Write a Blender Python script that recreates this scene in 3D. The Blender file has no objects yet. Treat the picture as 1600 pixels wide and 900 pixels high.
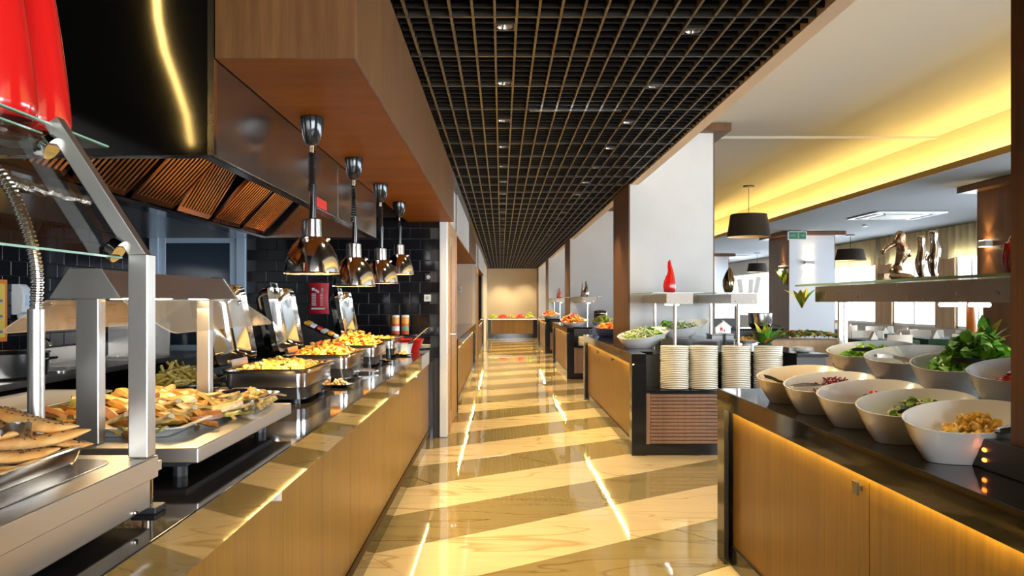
import bpy, bmesh, math, random
from mathutils import Vector, Matrix, Euler
random.seed(7)
R = math.radians
SC = bpy.context.scene
COL = SC.collection

# ------------------------------------------------------------------ camera, world, light, exposure
EYE = 1.365
cam_d = bpy.data.cameras.new('camera'); cam = bpy.data.objects.new('camera', cam_d); COL.objects.link(cam)
cam.location = (0, 0, EYE); cam.rotation_euler = (R(90), 0, 0)
cam_d.sensor_width = 36; cam_d.lens = 36*1280/1600
cam_d.shift_x = 17/1600; cam_d.shift_y = 21/1600
cam_d.clip_start = .02; cam_d.clip_end = 200
SC.camera = cam
SC.view_settings.view_transform = 'Standard'; SC.view_settings.look = 'None'
SC.view_settings.gamma = 1; SC.view_settings.use_curve_mapping = False
SC.view_settings.exposure = 0.72
try:
    SC.cycles.use_denoising = True
    SC.cycles.max_bounces = 8; SC.cycles.diffuse_bounces = 4; SC.cycles.glossy_bounces = 5
    SC.cycles.transmission_bounces = 8; SC.cycles.transparent_max_bounces = 12
    SC.cycles.sample_clamp_indirect = 6
    SC.cycles.caustics_reflective = False; SC.cycles.caustics_refractive = False
except Exception: pass
world = bpy.data.worlds.new('world'); SC.world = world; world.use_nodes = True
bg = world.node_tree.nodes['Background']
bg.inputs[0].default_value = (.86, .93, 1, 1); bg.inputs[1].default_value = 2.6

def area(name, loc, rot, sx, sy, watts, col):
    d = bpy.data.lights.new(name, 'AREA'); d.shape = 'RECTANGLE'; d.size = sx; d.size_y = sy
    d.energy = watts; d.color = col
    o = bpy.data.objects.new(name, d); COL.objects.link(o); o.location = loc; o.rotation_euler = rot
    return o
# daylight coming in through the dining room windows, plus unseen fill added behind the viewer
area('window_daylight_side', (8.95, 6.0, 1.75), (0, R(90), 0), 1.9, 12, 900, (.86, .93, 1))  # shines in through the added near windows, out of view
area('window_daylight_side', (8.95, 21.5, 1.75), (0, R(90), 0), 1.9, 14, 900, (.86, .93, 1))
area('window_daylight_front', (4.2, -5.3, 1.6), (R(90), 0, 0), 8, 2.4, 620, (.92, .96, 1))

# ------------------------------------------------------------------ mesh helpers
class MB:
    def __init__(s): s.v = []; s.f = []
    def add(s, vs, fs):
        o = len(s.v); s.v += [tuple(p) for p in vs]; s.f += [tuple(i+o for i in f) for f in fs]; return s
    def box(s, x0, x1, y0, y1, z0, z1):
        return s.add([(x0,y0,z0),(x1,y0,z0),(x1,y1,z0),(x0,y1,z0),(x0,y0,z1),(x1,y0,z1),(x1,y1,z1),(x0,y1,z1)],
            [(0,3,2,1),(4,5,6,7),(0,1,5,4),(1,2,6,5),(2,3,7,6),(3,0,4,7)])
    def prism(s, pts, axis, a, b):
        n = len(pts)
        def P(p, t): return {'x':(t,p[0],p[1]), 'y':(p[0],t,p[1]), 'z':(p[0],p[1],t)}[axis]
        vs = [P(p,a) for p in pts]+[P(p,b) for p in pts]
        fs = [tuple(range(n)), tuple(range(2*n-1, n-1, -1))]+[(i,n+i,n+(i+1)%n,(i+1)%n) for i in range(n)]
        return s.add(vs, fs)
    def loft(s, rings, cap0=True, cap1=True, closed=True):
        n = len(rings[0]); vs = [p for r in rings for p in r]; fs = []
        for k in range(len(rings)-1):
            for i in range(n if closed else n-1):
                j = (i+1) % n; fs.append((k*n+i, k*n+j, (k+1)*n+j, (k+1)*n+i))
        if cap0: fs.append(tuple(range(n-1, -1, -1)))
        if cap1: fs.append(tuple((len(rings)-1)*n+i for i in range(n)))
        return s.add(vs, fs)
    def tube(s, pts, r, n=8, cap=True, flat=1.0):
        pts = [Vector(p) for p in pts]; rs = r if isinstance(r, (list, tuple)) else [r]*len(pts)
        rings = []; up = None
        for i, p in enumerate(pts):
            d = (pts[min(i+1, len(pts)-1)]-pts[max(i-1, 0)]).normalized()
            if up is None:
                up = Vector((0,0,1)) if abs(d.z) < .9 else Vector((1,0,0))
            a = d.cross(up).normalized(); up = a.cross(d).normalized()
            rings.append([p+rs[i]*(math.cos(t)*a+flat*math.sin(t)*up) for t in [2*math.pi*k/n for k in range(n)]])
        return s.loft(rings, cap, cap)
    def lathe(s, prof, c=(0,0,0), n=24, cap0=True, cap1=True, sx=1, sy=1):
        return s.loft([[(c[0]+sx*r*math.cos(2*math.pi*k/n), c[1]+sy*r*math.sin(2*math.pi*k/n), c[2]+z) for k in range(n)] for r, z in prof], cap0, cap1)
    def ell(s, c, r, n=10, m=6, rot=None, jit=0):
        M = rot.to_matrix() if rot else Matrix.Identity(3)
        rings = []
        for k in range(m+1):
            ph = -math.pi/2+math.pi*(k+.001*(k==0)-.001*(k==m))/m
            ring = []
            for i in range(n):
                t = 2*math.pi*i/n; j = 1+random.uniform(-jit, jit)
                ring.append(Vector(c)+M@Vector((r[0]*math.cos(ph)*math.cos(t)*j, r[1]*math.cos(ph)*math.sin(t)*j, r[2]*math.sin(ph)*j)))
            rings.append(ring)
        return s.loft(rings)
    def xf(s, M, start=0):
        for i in range(start, len(s.v)): s.v[i] = tuple(M@Vector(s.v[i]))
        return s
    def build(s, name, mat, parent=None, smooth=False, bevel=0, seg=2, **tags):
        me = bpy.data.meshes.new(name); me.from_pydata(s.v, [], s.f); me.update()
        bm = bmesh.new(); bm.from_mesh(me); bmesh.ops.recalc_face_normals(bm, faces=bm.faces); bm.to_mesh(me); bm.free()
        if smooth:
            me.polygons.foreach_set('use_smooth', [True]*len(me.polygons)); me.set_sharp_from_angle(angle=R(38))
        o = bpy.data.objects.new(name, me); COL.objects.link(o)
        me.materials.append(MAT[mat] if isinstance(mat, str) else mat)
        if parent: o.parent = parent
        if bevel:
            b = o.modifiers.new('bevel', 'BEVEL'); b.width = bevel; b.segments = seg; b.limit_method = 'ANGLE'; b.angle_limit = R(35)
            if not smooth:
                me.polygons.foreach_set('use_smooth', [True]*len(me.polygons)); me.set_sharp_from_angle(angle=R(60))
                b.harden_normals = True
        for k, v in tags.items(): o[k] = v
        return o
def tag(o, label=None, category=None, group=None, kind=None):
    for k, v in (('label',label),('category',category),('group',group),('kind',kind)):
        if v: o[k] = v
    return o
def thing(name, label, cat, loc=(0,0,0), rz=0, group=None):
    o = bpy.data.objects.new(name, None); COL.objects.link(o); o.empty_display_size = .1
    o.location = loc; o.rotation_euler = (0,0,rz); return tag(o, label, cat, group)
def copy_tree(o, parent=None):
    c = o.copy(); COL.objects.link(c); c.parent = parent
    for ch in list(o.children): copy_tree(ch, c)
    return c
def copy_of(o, loc, rot=None, label=None, parent=None, scale=None):
    c = copy_tree(o, parent); c.location = loc
    if rot is not None: c.rotation_euler = rot
    if label: c['label'] = label
    if scale: c.scale = scale
    return c
def rrect(cx, cy, w, d, r, n=4):
    pts = []
    for sx, sy, a0 in ((1,1,0),(-1,1,90),(-1,-1,180),(1,-1,270)):
        for k in range(n+1):
            a = R(a0+90*k/n); pts.append((cx+sx*(w/2-r)+r*math.cos(a), cy+sy*(d/2-r)+r*math.sin(a)))
    return pts
def ring_at(pts, z): return [(p[0], p[1], z) for p in pts]

# ------------------------------------------------------------------ materials
MAT = {}
class NT:
    def __init__(s, name):
        s.m = bpy.data.materials.new(name); s.m.use_nodes = True; MAT[name] = s.m
        s.t = s.m.node_tree; s.b = s.t.nodes['Principled BSDF']; s.out = s.t.nodes['Material Output']
    def n(s, typ, **kw):
        x = s.t.nodes.new(typ)
        for k, v in kw.items():
            if k[0] == '_': setattr(x, k[1:], v)
            else: x.inputs[k.replace('__', ' ')].default_value = v
        return x
    def l(s, a, b): s.t.links.new(a, b)
    def coords(s, scale=(1,1,1), rot=(0,0,0), which='Object'):
        tc = s.n('ShaderNodeTexCoord'); mp = s.n('ShaderNodeMapping'); mp.inputs['Scale'].default_value = scale
        mp.inputs['Rotation'].default_value = rot; s.l(tc.outputs[which], mp.inputs[0]); return mp.outputs[0]
    def noise(s, vec, scale=5, detail=4, rough=.55, dist=0):
        x = s.n('ShaderNodeTexNoise'); x.inputs['Scale'].default_value = scale; x.inputs['Detail'].default_value = detail
        x.inputs['Roughness'].default_value = rough; x.inputs['Distortion'].default_value = dist; s.l(vec, x.inputs['Vector']); return x.outputs[0]
    def ramp(s, fac, stops):
        x = s.n('ShaderNodeValToRGB'); e = x.color_ramp.elements
        while len(e) < len(stops): e.new(.5)
        for i, (p, c) in enumerate(stops): e[i].position = p; e[i].color = (*c, 1)
        s.l(fac, x.inputs[0]); return x.outputs[0]
    def bump(s, h, strength=.2, dist=.01):
        x = s.n('ShaderNodeBump'); x.inputs['Strength'].default_value = strength; x.inputs['Distance'].default_value = dist
        s.l(h, x.inputs['Height']); s.l(x.outputs[0], s.b.inputs['Normal'])
    def set(s, **kw):
        for k, v in kw.items(): s.b.inputs[k.replace('__', ' ')].default_value = v
        return s
def pbr(name, col, rough=.5, metal=0, vary=0, scale=8, bump=0, bscale=60, spec=.5, coat=0, **kw):
    t = NT(name); t.set(Base__Color=(*col,1), Roughness=rough, Metallic=metal, Specular__IOR__Level=spec, Coat__Weight=coat, **kw)
    if vary:
        c = t.ramp(t.noise(t.coords(), scale), [(.3, tuple(x*(1-vary) for x in col)), (.7, tuple(min(1, x*(1+vary)) for x in col))]); t.l(c, t.b.inputs['Base Color'])
    if bump: t.bump(t.noise(t.coords(), bscale), bump)
    return t
def emit(name, col, strength):
    t = NT(name); t.set(Base__Color=(*col,1)); t.b.inputs['Emission Color'].default_value = (*col,1); t.b.inputs['Emission Strength'].default_value = strength
    return t
def wood(name, c1, c2, c3, stretch, rough=.35, scale=1, coat=0, spec=.5):
    t = NT(name); t.set(Roughness=rough, Coat__Weight=coat, Coat__Roughness=.15, Specular__IOR__Level=spec)
    v = t.coords(stretch); f = t.noise(v, 6*scale, 6, .65, .4)
    c = t.ramp(f, [(.28, c1), (.5, c2), (.72, c3)])
    g = t.noise(t.coords(tuple(x*.25 for x in stretch)), 5*scale, 2)
    mx = t.n('ShaderNodeMix', _data_type='RGBA', _blend_type='MULTIPLY'); mx.inputs[0].default_value = .6
    t.l(c, mx.inputs[6]); t.l(t.ramp(g, [(.3, (.62,.6,.58)), (.7, (1.1,1.08,1.04))]), mx.inputs[7]); t.l(mx.outputs[2], t.b.inputs['Base Color'])
    t.bump(f, .08, .002); return t
def islands(name, cols, rough=.5, spec=.5, vary=.25, nscale=60, sss=0, coat=0):
    t = NT(name); g = t.n('ShaderNodeNewGeometry'); k = len(cols)
    r = t.n('ShaderNodeValToRGB'); e = r.color_ramp.elements; r.color_ramp.interpolation = 'CONSTANT'
    while len(e) < k: e.new(.5)
    for i, c in enumerate(cols): e[i].position = i/k; e[i].color = (*c, 1)
    t.l(g.outputs['Random Per Island'], r.inputs[0])
    mx = t.n('ShaderNodeMix', _data_type='RGBA', _blend_type='MULTIPLY'); mx.inputs[0].default_value = 1
    nz = t.noise(t.coords(), nscale, 3); t.l(r.outputs[0], mx.inputs[6])
    t.l(t.ramp(nz, [(.3, (1-vary,)*3), (.7, (1+vary,)*3)]), mx.inputs[7]); t.l(mx.outputs[2], t.b.inputs['Base Color'])
    t.set(Roughness=rough, Specular__IOR__Level=spec, Coat__Weight=coat); t.bump(nz, .25, .004); return t
def glass(name, col, rough=0, ior=1.45, alpha=None):
    t = NT(name); t.set(Base__Color=(*col,1), Roughness=rough, IOR=ior)
    gl = t.n('ShaderNodeBsdfGlossy'); gl.inputs['Roughness'].default_value = rough; gl.inputs[0].default_value = (1,1,1,1)
    tr = t.n('ShaderNodeBsdfTransparent'); tr.inputs[0].default_value = (*col,1)
    fr = t.n('ShaderNodeFresnel'); fr.inputs[0].default_value = ior
    ge = t.n('ShaderNodeNewGeometry'); mt = t.n('ShaderNodeMath', _operation='SUBTRACT'); mt.inputs[0].default_value = 1; t.l(ge.outputs['Backfacing'], mt.inputs[1])
    ml = t.n('ShaderNodeMath', _operation='MULTIPLY'); t.l(fr.outputs[0], ml.inputs[0]); t.l(mt.outputs[0], ml.inputs[1])
    mx = t.n('ShaderNodeMixShader'); t.l(ml.outputs[0], mx.inputs[0]); t.l(tr.outputs[0], mx.inputs[1]); t.l(gl.outputs[0], mx.inputs[2])
    t.l(mx.outputs[0], t.out.inputs[0]); return t

BAND = math.atan(.73)
def marble(name, base, vein1, vein2):
    t = NT(name); t.set(Roughness=.035, Specular__IOR__Level=.6)
    v = t.coords((.45, 4, 1), (0, 0, -BAND)); f = t.noise(v, 1.5, 3, .5, .8)
    c = t.ramp(f, [(.25, vein1), (.42, base), (.55, tuple(x*1.06 for x in base)), (.68, base), (.8, vein2)])
    w = t.noise(t.coords((.5, 2.2, 1), (0, 0, -BAND-.1)), 1.3, 2, .45, .7)
    line = t.ramp(w, [(.475, (1,1,1)), (.5, (.66,.56,.42)), (.508, (1,1,1))])
    mx = t.n('ShaderNodeMix', _data_type='RGBA', _blend_type='MULTIPLY'); mx.inputs[0].default_value = .85
    t.l(c, mx.inputs[6]); t.l(line, mx.inputs[7]); t.l(mx.outputs[2], t.b.inputs['Base Color']); t.bump(t.noise(t.coords(), 9, 2), .012, .02); return t
marble('marble_light', (.48,.375,.21), (.37,.265,.13), (.56,.455,.30))
marble('marble_dark', (.195,.152,.066), (.155,.115,.045), (.24,.19,.09))
wood('walnut_face', (.105,.042,.011), (.14,.060,.017), (.175,.08,.025), (6, 6, .35), .4, spec=.35)
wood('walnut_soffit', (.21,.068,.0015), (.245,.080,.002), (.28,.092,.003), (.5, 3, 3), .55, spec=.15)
wood('oak_front', (.15,.070,.005), (.20,.098,.008), (.24,.122,.012), (9, 9, .3), .35)
wood('slat_wood', (.20,.105,.055), (.255,.135,.075), (.30,.165,.095), (5, 5, 1), .45)
wood('column_wood', (.105,.046,.016), (.14,.062,.022), (.17,.078,.03), (7, 7, .3), .4, spec=.3)
wood('door_wood', (.40,.22,.08), (.48,.28,.11), (.55,.33,.14), (8, 8, .3), .4)
wood('partition_wood', (.42,.27,.14), (.5,.33,.18), (.56,.38,.22), (4, 4, .5), .5)
pbr('granite', (.012,.011,.011), .07, vary=.5, scale=180, spec=.55)
pbr('granite_band', (.022,.016,.008), .03, vary=.4, scale=120, spec=.5, IOR=2.6)
pbr('granite_edge', (.014,.012,.009), .05, vary=.4, scale=120, spec=.5)
pbr('black_gloss', (.012,.012,.013), .12, spec=.5)
pbr('black_satin', (.018,.018,.02), .4)
pbr('black_void', (.004,.004,.004), .9, spec=.1)
pbr('grid_metal', (.006,.0055,.005), .5, spec=.2)
pbr('grid_bar_metal', (.12,.085,.04), .4, spec=.35)  # gold light from the floor put into the lengthwise bars' colour
pbr('grid_runner', (.030,.027,.022), .3)
pbr('wall_tile', (.010,.010,.012), .07, spec=.32)
pbr('grout', (.05,.05,.052), .8)
pbr('plaster_white', (.65,.66,.66), .75, vary=.03, scale=3)
pbr('plaster_cream', (.74,.66,.50), .8, vary=.03, scale=2)
pbr('plaster_grey', (.56,.55,.53), .8)
pbr('plaster_beige', (.66,.56,.46), .7)
pbr('fascia_beige', (.74,.60,.44), .6)
pbr('ceiling_cream', (.58,.54,.45), .85)
pbr('cove_lip', (.26,.16,.035), .6)
pbr('ceiling_cove', (.82,.74,.52), .8)
pbr('ceiling_grey', (.23,.245,.26), .85)
pbr('column_white', (.70,.73,.78), .7)  # bluish daylight put into the colour of the white dining columns
def steel(name, col, rough, stretch, amt=.12):
    t = NT(name); t.set(Base__Color=(*col,1), Metallic=1, Roughness=rough)
    f = t.noise(t.coords(stretch), 20, 3); r = t.n('ShaderNodeMapRange'); r.inputs[3].default_value = rough-amt/2; r.inputs[4].default_value = rough+amt/2
    t.l(f, r.inputs[0]); t.l(r.outputs[0], t.b.inputs['Roughness']); return t
steel('steel_brushed', (.66,.64,.60), .36, (1, 1, 1.5), .05)
steel('steel_sheet', (.55,.53,.50), .24, (1, 1, 1), .05)
steel('steel_dark', (.26,.23,.20), .28, (1,1,1), .04)
steel('steel_hood', (.40,.38,.36), .2, (1, 1, 1), .04)
pbr('hood_mirror', (.30,.29,.28), .06, 1)
pbr('filter_metal', (.50,.27,.16), .25, 1)  # red-orange glow of the heat lamps put into the filter colour
pbr('chrome', (.80,.78,.75), .07, 1)
pbr('lamp_chrome', (.88,.85,.80), .11, 1)
pbr('chrome_soft', (.72,.70,.67), .16, 1)
pbr('black_chrome', (.04,.042,.045), .1, .6)
pbr('bronze', (.36,.25,.16), .24, 1, vary=.35, scale=30, bump=.3, bscale=90)
pbr('silver_bronze', (.55,.48,.42), .16, 1, vary=.3, scale=25)
pbr('dark_bronze', (.16,.12,.08), .14, 1)
pbr('red_gloss', (.62,.012,.01), .16, coat=.5)
pbr('red_plastic', (.68,.02,.015), .35)
pbr('red_pouch', (.55,.015,.03), .45)
pbr('white_print', (.85,.85,.85), .6)
pbr('white_ceramic', (.86,.85,.82), .18, coat=.3)
pbr('cream_ceramic', (.80,.71,.55), .24, coat=.3)
pbr('plate_ceramic', (.90,.84,.70), .25, coat=.2)
pbr('white_plastic', (.75,.78,.80), .35)
pbr('pale_blue_paint', (.55,.70,.86), .4)
pbr('blue_glass', (.035,.055,.085), .08, spec=.6)
pbr('lampshade', (.022,.018,.014), .8, spec=.2)
pbr('lampshade_lining', (.78,.6,.33), .7)
pbr('dark_cloth', (.02,.05,.02), .9)
pbr('linen', (.72,.66,.56), .85)
t = NT('curtain'); t.set(Base__Color=(.80,.72,.52,1), Roughness=.9)
tl = t.n('ShaderNodeBsdfTranslucent'); tl.inputs[0].default_value = (.85,.76,.52,1); mx = t.n('ShaderNodeMixShader'); mx.inputs[0].default_value = .45; t.l(t.b.outputs[0], mx.inputs[1]); t.l(tl.outputs[0], mx.inputs[2]); t.l(mx.outputs[0], t.out.inputs[0])
pbr('chair_shell', (.50,.42,.33), .5)
pbr('orange', (.85,.22,.03), .4)
pbr('green_leaf', (.10,.30,.025), .4, vary=.4, scale=40)
pbr('dark_leaf', (.03,.12,.02), .4, vary=.4, scale=40)
pbr('yellow_leaf', (.72,.62,.05), .45, vary=.2)
pbr('sign_green', (.01,.16,.06), .4)
pbr('poster_orange', (.75,.22,.03), .5)
pbr('poster_yellow', (.80,.55,.10), .5)
pbr('poster_blue', (.15,.2,.45), .5)
pbr('paper_grey', (.50,.49,.46), .5)
pbr('wicker', (.45,.24,.08), .7, vary=.3, scale=90, bump=.4, bscale=120)
pbr('sauce_red', (.65,.10,.02), .3)
pbr('can_orange', (.80,.36,.04), .4)
pbr('label_green', (.18,.36,.2), .5)
pbr('foil', (.7,.66,.62), .18, 1, bump=.8, bscale=70)
t = NT('bread'); t.set(Roughness=.5); f = t.noise(t.coords(), 14, 5, .6); t.l(t.ramp(f, [(.3,(.42,.15,.03)),(.5,(.68,.34,.09)),(.72,(.82,.55,.24))]), t.b.inputs['Base Color']); t.bump(f, .35, .008)
pbr('seed', (.06,.03,.012), .5)
islands('grill_mix', [(.62,.36,.07),(.72,.5,.16),(.5,.24,.05),(.44,.40,.10),(.66,.42,.12),(.35,.18,.06)], .35, vary=.4, nscale=45)
for i, c in enumerate([(.42,.20,.035),(.50,.31,.08),(.28,.10,.02),(.24,.22,.05),(.52,.38,.17)]):
    t = NT('grilled_%d' % i); t.set(Roughness=.32); f = t.noise(t.coords(), 45, 4)
    t.l(t.ramp(f, [(.3, tuple(x*.45 for x in c)), (.5, c), (.75, tuple(min(1,x*1.25) for x in c))]), t.b.inputs['Base Color']); t.bump(f, .3, .004)
islands('food_yellow', [(.80,.58,.10),(.85,.66,.20),(.72,.42,.06),(.78,.30,.05),(.55,.42,.06)], .35)
islands('food_orange', [(.75,.32,.04),(.80,.46,.07),(.62,.18,.02),(.70,.55,.12),(.72,.10,.02)], .35)
islands('food_pepper', [(.82,.50,.05),(.85,.60,.10),(.78,.38,.04),(.74,.14,.02)], .35)
islands('salad', [(.20,.48,.04),(.32,.62,.06),(.14,.38,.03),(.46,.70,.16)], .4, nscale=40)
islands('salad_mixed', [(.16,.34,.04),(.42,.52,.12),(.75,.72,.45),(.28,.42,.06),(.7,.66,.5)], .4)
islands('cabbage', [(.22,.015,.06),(.30,.03,.09),(.45,.05,.05),(.16,.01,.04)], .4)
islands('tomato_mix', [(.70,.05,.02),(.78,.10,.03),(.62,.03,.02)], .25, coat=.3)
islands('corn_mix', [(.85,.50,.06),(.80,.42,.04),(.88,.60,.14)], .4)
islands('noodle', [(.72,.55,.12),(.78,.62,.2),(.62,.46,.08)], .4)
islands('nutmix', [(.55,.34,.14),(.66,.45,.22),(.42,.24,.08)], .5)
islands('fruit_red', [(.70,.03,.02),(.62,.02,.03),(.75,.10,.04)], .3)
islands('fruit_green', [(.42,.52,.06),(.60,.64,.10),(.30,.44,.05),(.72,.62,.06)], .3)
islands('fruit_orange', [(.82,.28,.03),(.80,.42,.06),(.70,.12,.02),(.78,.55,.12)], .3)
islands('hedge', [(.12,.22,.03),(.20,.30,.05),(.45,.16,.03),(.08,.15,.02),(.50,.34,.06)], .6)
glass('glass_clear', (.94,.98,.96)); glass('glass_pane', (.96,.98,1.0))
pbr('glass_edge', (.25,.48,.36), .15, spec=.7)
t = NT('plexi'); t.set(Base__Color=(.80,.66,.46,1), Roughness=.1, Alpha=.42);  # amber tint stands in for heat lamps reflected in the wings
emit('led_warm', (1,.76,.26), 330); emit('led_soft', (1,.72,.30), 44); emit('led_cove', (1,.68,.20), 85); emit('bulb_warm', (1,.72,.38), 30); emit('bulb_white', (1,.86,.62), 40)
emit('sconce_glow', (1,.74,.42), 18); emit('tube_white', (.95,.98,1), 3); emit('indicator_orange', (1,.22,.03), 4); emit('led_curve', (1,.66,.2), 6)

# ------------------------------------------------------------------ the setting: floor
def S(name, mb, mat, parent=None, label=None, **kw):
    o = mb.build(name, mat, parent, **kw)
    if parent is None: o['kind'] = 'structure'
    if label: o['label'] = label
    return o
fl = S('floor', MB().box(-4.2, 2.6, -5.2, 37, -.12, -.012).box(2.6, 8.9, -5.2, 37, -.12, 0), 'marble_dark', label='polished marble floor in diagonal light and dark bands')
def clip(poly, x0, x1, y0, y1):
    for ax, lim, sg in ((0,x0,1),(0,x1,-1),(1,y0,1),(1,y1,-1)):
        out = []
        for i in range(len(poly)):
            a, b = poly[i-1], poly[i]; da, db = sg*(a[ax]-lim), sg*(b[ax]-lim)
            if (da >= 0) != (db >= 0):
                t = da/(da-db); out.append((a[0]+t*(b[0]-a[0]), a[1]+t*(b[1]-a[1])))
            if db >= 0: out.append(b)
        poly = out
        if not poly: return []
    return poly
ca, sa = math.cos(BAND), math.sin(BAND)
for k in range(-5, 38):
    w0, w1 = (4.94+.78*k)*ca+.0012, (4.94+.78*(k+1))*ca-.0012
    off = random.uniform(0, 1.2)
    for j in range(-4, 26):
        u0, u1 = j*1.2+off+.0008, (j+1)*1.2+off-.0008
        p = clip([(u*ca-w*sa, u*sa+w*ca) for u, w in ((u0,w0),(u1,w0),(u1,w1),(u0,w1))], -.72, 2.6, 2.3, 32.5)
        if len(p) < 3: continue
        A = abs(sum(p[i-1][0]*p[i][1]-p[i][0]*p[i-1][1] for i in range(len(p))))/2
        if A < .004: continue
        cx = sum(q[0] for q in p)/len(p); cy = sum(q[1] for q in p)/len(p); ax, ay = random.gauss(0,.0022), random.gauss(0,.0018)
        n = len(p); vs = [(q[0],q[1],-.0005+ax*(q[0]-cx)+ay*(q[1]-cy)) for q in p]+[(q[0],q[1],-.012) for q in p]
        MB().add(vs, [tuple(range(n)), tuple(range(2*n-1,n-1,-1))]+[(i,n+i,n+(i+1)%n,(i+1)%n) for i in range(n)]).build('tile', 'marble_dark' if k % 2 == 0 else 'marble_light', fl)

# ------------------------------------------------------------------ ceilings
cg = S('ceiling', MB().box(-3.0, 1.435, 8.3, 32.6, 2.93, 2.98).box(-.476, 1.435, -5, 8.3, 2.93, 2.98), 'black_void', label='black open cell grid ceiling over the corridor')
for k in range(-4, 15):
    x = -.029+.1*k; MB().box(x-.0055, x+.0055, -4.9, 32.49, 2.66, 2.702).build('grid_bar', 'grid_bar_metal', cg)
cbm = {}
def cross(y, main):
    if main not in cbm:
        w = .007 if main else .0045
        cbm[main] = MB().box(-.475, 1.434, -w, w, 2.659 if main else 2.667, 2.70).build('cross_bar', 'grid_runner' if main else 'grid_metal', cg); o = cbm[main]
    else:
        o = cbm[main].copy(); COL.objects.link(o)
    o.location = (0, y, 0)
for i in range(291): cross(3.433+.1*i, i % 6 == 3)
mb = MB()
for i in range(83): mb.box(-.475, 1.434, 3.333-.1*i-.0045, 3.333-.1*i+.0045, 2.667, 2.70)
mb.build('cross_bars', 'grid_metal', cg, kind='stuff')
S('trim_6', MB().box(-.56, -.476, 8.24, 32.5, 2.656, 2.93), 'black_satin', label='dark edge strip between the grid ceiling and the left wall')  # added to stop sky light leaking in along the ceiling edge
S('trim_1', MB().box(1.435, 1.52, -5, 32.5, 2.655, 3.315), 'fascia_beige', label='beige fascia board along the edge of the grid ceiling')
S('ceiling_dining', MB().box(1.52, 5.15, -5.2, 37, 3.315, 3.4), 'ceiling_cream', label='high cream ceiling beside the corridor')
S('trim_2', MB().box(2.36, 5.15, 9.66, 9.76, 3.285, 3.315), 'ceiling_cream', label='thin white ridge across the cream ceiling')
S('wall_cove', MB().box(5.15, 5.2, -5.2, 37, 2.82, 3.315), 'ceiling_cove', label='upright face of the lit ceiling cove')
S('trim_3', MB().box(4.85, 5.15, -5.2, 37, 2.79, 2.81), 'ceiling_grey', label='grey shelf of the ceiling light cove')
S('trim_5', MB().box(4.83, 4.85, -5.2, 37, 2.785, 2.855), 'cove_lip', label='ochre lip of the ceiling light cove')
S('ceiling_low', MB().box(5.15, 8.9, -5.2, 37, 2.79, 2.82), 'ceiling_grey', label='lower grey ceiling over the dining tables')
cl = thing('cove_light', 'long warm light strip hidden in the ceiling cove', 'light strip')
MB().box(4.97, 4.985, -4, 36.5, 2.811, 2.82).build('strip', 'led_cove', cl)
S('ceiling_kitchen', MB().box(-3.7, -.476, -5.2, 8.24, 2.9, 2.98), 'black_void', label='black ceiling above the kitchen bay')

# ------------------------------------------------------------------ downlights in the grid
def downlight(x, y):
    d = thing('downlight', 'd', 'downlight', (x, y, 2.655), 0, 'square downlights in the grid ceiling')
    MB().box(-.047,-.04,-.047,.047,0,.06).box(.04,.047,-.047,.047,0,.06).box(-.04,.04,-.047,-.04,0,.06).box(-.04,.04,.04,.047,0,.06).build('housing', 'grid_runner', d)
    MB().lathe([(.038,.004),(.03,.03),(.018,.05)], n=14, cap0=False, cap1=False).build('reflector', 'chrome_soft', d, smooth=True)
    MB().lathe([(.001,.034),(.014,.036),(.017,.05)], n=12).build('bulb', 'bulb_white', d, smooth=True)
    return d
dproto = None; spot = bpy.data.lights.new('downlight_beam', 'SPOT'); spot.energy = 42; spot.color = (1,.76,.44); spot.spot_size = R(95); spot.spot_blend = .7; spot.shadow_soft_size = .03
names = ['nearest', 'second', 'third', 'fourth', 'fifth', 'sixth', 'seventh', 'eighth', 'ninth', 'tenth']
for row, (x, nm) in enumerate(((.019, 'left'), (.921, 'right'))):
    for i in range(29):
        y = 3.86+1.0*i+(.06 if row else 0)
        lab = '%s square downlight in the %s row of the grid ceiling' % (names[i], nm) if i < 10 else 'tiny far downlight deep in the grid ceiling'
        if dproto is None: dproto = o = downlight(x, y)
        else: o = copy_of(dproto, (x, y, 2.655))
        o['label'] = lab
        if i % 2 == 0:
            l = bpy.data.objects.new('beam', spot); COL.objects.link(l); l.parent = o; l.location = (0,0,.0)
sp2 = spot.copy()
for y in (-2.2, .2, 2.0):
    o = copy_of(dproto, (.42, y, 2.655), label='downlight overhead outside the view'); o['group'] = 'square downlights in the grid ceiling'
    for ch in list(o.children):
        if ch.type == 'LIGHT': bpy.data.objects.remove(ch)
    l = bpy.data.objects.new('beam', spot); COL.objects.link(l); l.parent = o
sprink = MB().box(0, .62, -.006, .006, 0, .012)
tag(sprink.build('ceiling_rail', 'chrome_soft'), 'short bright metal rail lying across the grid ceiling', 'rail').location = (.19, 5.51, 2.645)

# ------------------------------------------------------------------ kitchen bay walls and tiles
tile_me = MB().box(-.101, .101, -.009, 0, -.052, .052).build('tile', 'wall_tile', bevel=.004, seg=1)
def tiles(wall, n_cols, rows, origin, step, rz, skip):
    global tile_me
    first = True
    for r in range(rows):
        for c in range(n_cols):
            a = (c+(.5 if r % 2 else 0))*.206+.103; z = origin[2]+r*.1085+.054
            p = (origin[0]+step[0]*a, origin[1]+step[1]*a, z)
            if skip(p): continue
            if tile_me.parent is None: o = tile_me
            else: o = tile_me.copy(); COL.objects.link(o)
            o.parent = wall; o.location = p; o.rotation_euler = (0,0,rz)
wb = S('wall_back', MB().box(-3.7, -.6, 8.24, 8.36, 0, 2.98), 'grout', label='black tiled back wall of the kitchen bay')
tiles(wb, 14, 13, (-.605, 8.24, .80), (-1, 0), 0, lambda p: -3.70 < p[0] < -2.46 or p[0] < -3.45)
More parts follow.
